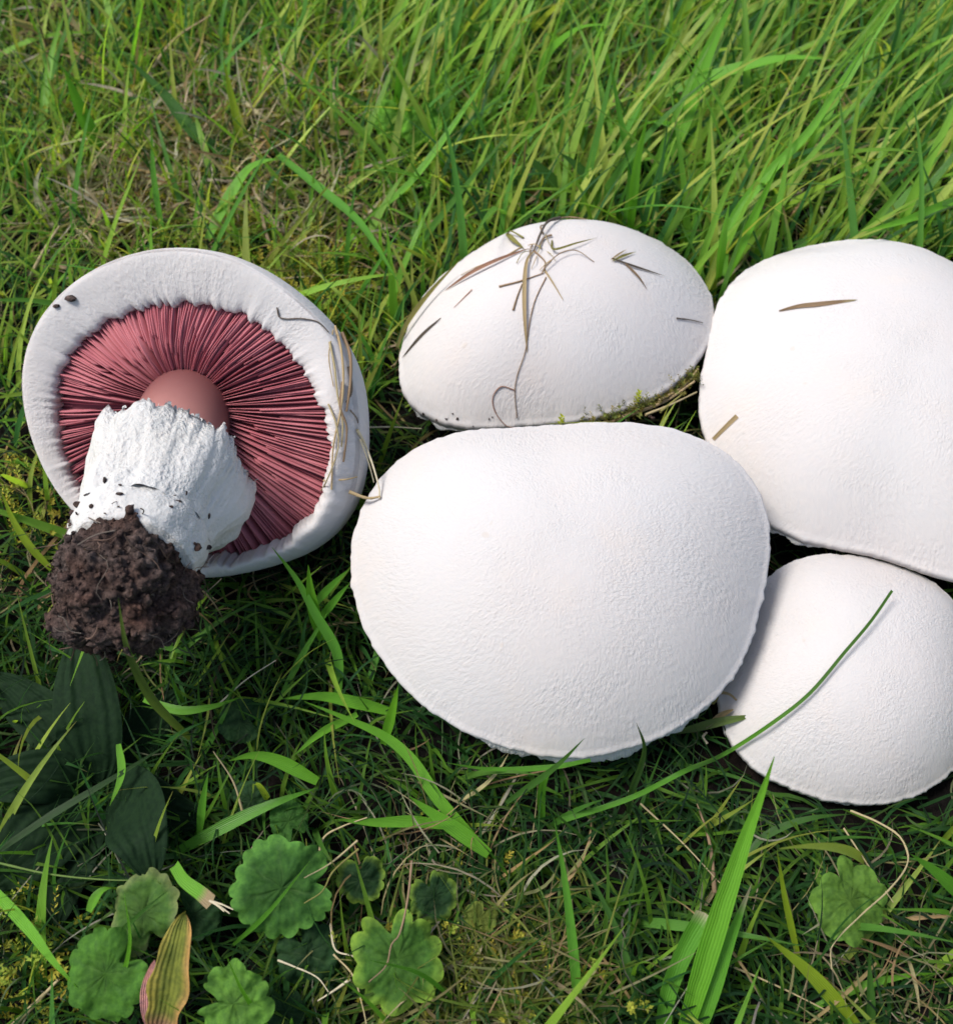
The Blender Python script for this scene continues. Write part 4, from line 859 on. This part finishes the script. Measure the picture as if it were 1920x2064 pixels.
round_leaf('small dark leaf with a yellow green rim, right in the leaf group', 874, 1808, 48, 1.1, GD, 120, 8, .16, (.2, 0), 1.1, rim=GY)
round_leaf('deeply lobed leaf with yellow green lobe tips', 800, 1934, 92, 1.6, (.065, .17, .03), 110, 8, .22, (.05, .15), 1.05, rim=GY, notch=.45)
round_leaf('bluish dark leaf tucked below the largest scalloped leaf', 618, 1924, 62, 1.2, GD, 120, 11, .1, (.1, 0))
round_leaf('crinkled light green leaf cut by the bottom edge', 470, 2024, 76, 2.1, (.11, .26, .045), 170, 9, .17, (-.1, .1), 1.0, pucker=.16, notch=.75)
round_leaf('small dim leaf above the largest scalloped leaf', 582, 1655, 40, 1.0, GI, -60, 9, .1)
round_leaf('lone round lobed leaf below the lower right cap', 1712, 1815, 76, 1.3, (.11, .23, .04), 115, 7, .2, (.1, .1), 1.1, notch=.3)
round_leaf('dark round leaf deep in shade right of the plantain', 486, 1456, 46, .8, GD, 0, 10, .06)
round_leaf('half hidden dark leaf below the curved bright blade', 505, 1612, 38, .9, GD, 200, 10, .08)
round_leaf('tiny yellowish leaf left of the straw tuft', 968, 1850, 34, 1.0, (.15, .2, .04), 60, 8, .1)
round_leaf('dim leaf edge right of the crinkled bottom leaf', 575, 2040, 42, 1.0, GD, 100, 9, .1)
for cx, cy, r_, lb in ((788, 240, 40, 'left leaflet'), (850, 252, 46, 'right leaflet')):
    round_leaf(f'bright clover like leaf in the turf at the top, {lb}', cx, cy, r_*.9, 1.5, (.12, .32, .035), -80, 5, .04, (0, -.25), 1.1, notch=.2, group='clover like leaves')
for lb, pts, c_ in (('thin blade crossing over the largest scalloped leaf', [(470, 1905), (540, 1840), (625, 1735)], 'green'), ('thin blade poking up between the two left scalloped leaves', [(235, 2010), (262, 1900), (250, 1800)], 'bright'),
                    ('thin blade lying over the yellow green lobed leaf', [(910, 2010), (840, 1960), (740, 1935)], 'green'), ('thin blade over the bottom crinkled leaf', [(540, 2070), (490, 2000), (455, 1925)], 'bright'), ('thin blade over the mottled scalloped leaf', [(220, 1900), (290, 1835), (345, 1790)], 'deep')):
    hero(lb, pts, 10, 1.2, 3.0, c_, arch=.3)
# plantain rosette
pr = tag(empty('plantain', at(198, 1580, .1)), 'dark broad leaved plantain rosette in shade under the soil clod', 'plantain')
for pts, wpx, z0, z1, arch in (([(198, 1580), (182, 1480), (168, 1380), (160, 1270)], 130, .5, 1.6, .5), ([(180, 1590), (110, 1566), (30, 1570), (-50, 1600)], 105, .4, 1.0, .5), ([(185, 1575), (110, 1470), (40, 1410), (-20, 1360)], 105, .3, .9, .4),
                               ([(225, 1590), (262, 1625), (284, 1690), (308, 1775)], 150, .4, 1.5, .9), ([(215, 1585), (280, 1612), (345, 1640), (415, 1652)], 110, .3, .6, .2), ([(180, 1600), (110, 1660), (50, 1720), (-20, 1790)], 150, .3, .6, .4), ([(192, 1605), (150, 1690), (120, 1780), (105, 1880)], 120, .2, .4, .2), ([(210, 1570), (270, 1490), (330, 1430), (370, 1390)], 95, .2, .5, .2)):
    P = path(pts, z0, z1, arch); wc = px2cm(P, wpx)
    V, F, T, bl = ribbon(P, wc, (.008, .022, .0095), 'oval', seg=30, fold=.22, nac=25, curl=.18)  # shade over the rosette is put into this near-black green
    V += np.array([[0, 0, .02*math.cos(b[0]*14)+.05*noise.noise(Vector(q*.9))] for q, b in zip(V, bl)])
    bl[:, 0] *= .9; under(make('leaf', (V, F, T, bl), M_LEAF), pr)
# reddening dock leaf
dk = tag(empty('dock_leaf', at(335, 2030, .6)), 'yellowing upright leaf with brown and pink margins, bottom left', 'leaf')
P = path([(322, 2085), (343, 1990), (357, 1905), (374, 1838)], 1.5, 2.6, .2)
V, F, T, bl = ribbon(P, px2cm(P, 78), (.12, .14, .03), 'oval', seg=30, fold=.35, nac=15, curl=-.1)
for i, b in enumerate(bl):
    e = abs(b[0]); k = max(0, min(1, (e-.45)/.5+.3*noise.noise(Vector(V[i]*2)))); T[i] = T[i]*(1-k)+np.array([.34, .20, .08] if b[0] > 0 else [.30, .25, .06])*k
    k = max(0, min(1, (.22-b[1])/.2)); T[i] = T[i]*(1-k)+np.array([.28, .11, .11])*k
V += np.array([[.03*math.sin(b[1]*17)*b[0], 0, .05*math.sin(b[1]*23+b[0]*2)*abs(b[0])] for b in bl])
under(make('leaf_blade', (V, F, T, bl), M_LEAF), dk)
P = path([(297, 2070), (299, 1995), (312, 1935)], 1.5, 2.1); under(make('curled_margin', ribbon(P, px2cm(P, 26), (.50, .24, .26), 'lens', fold=.5), M_LEAF), dk)
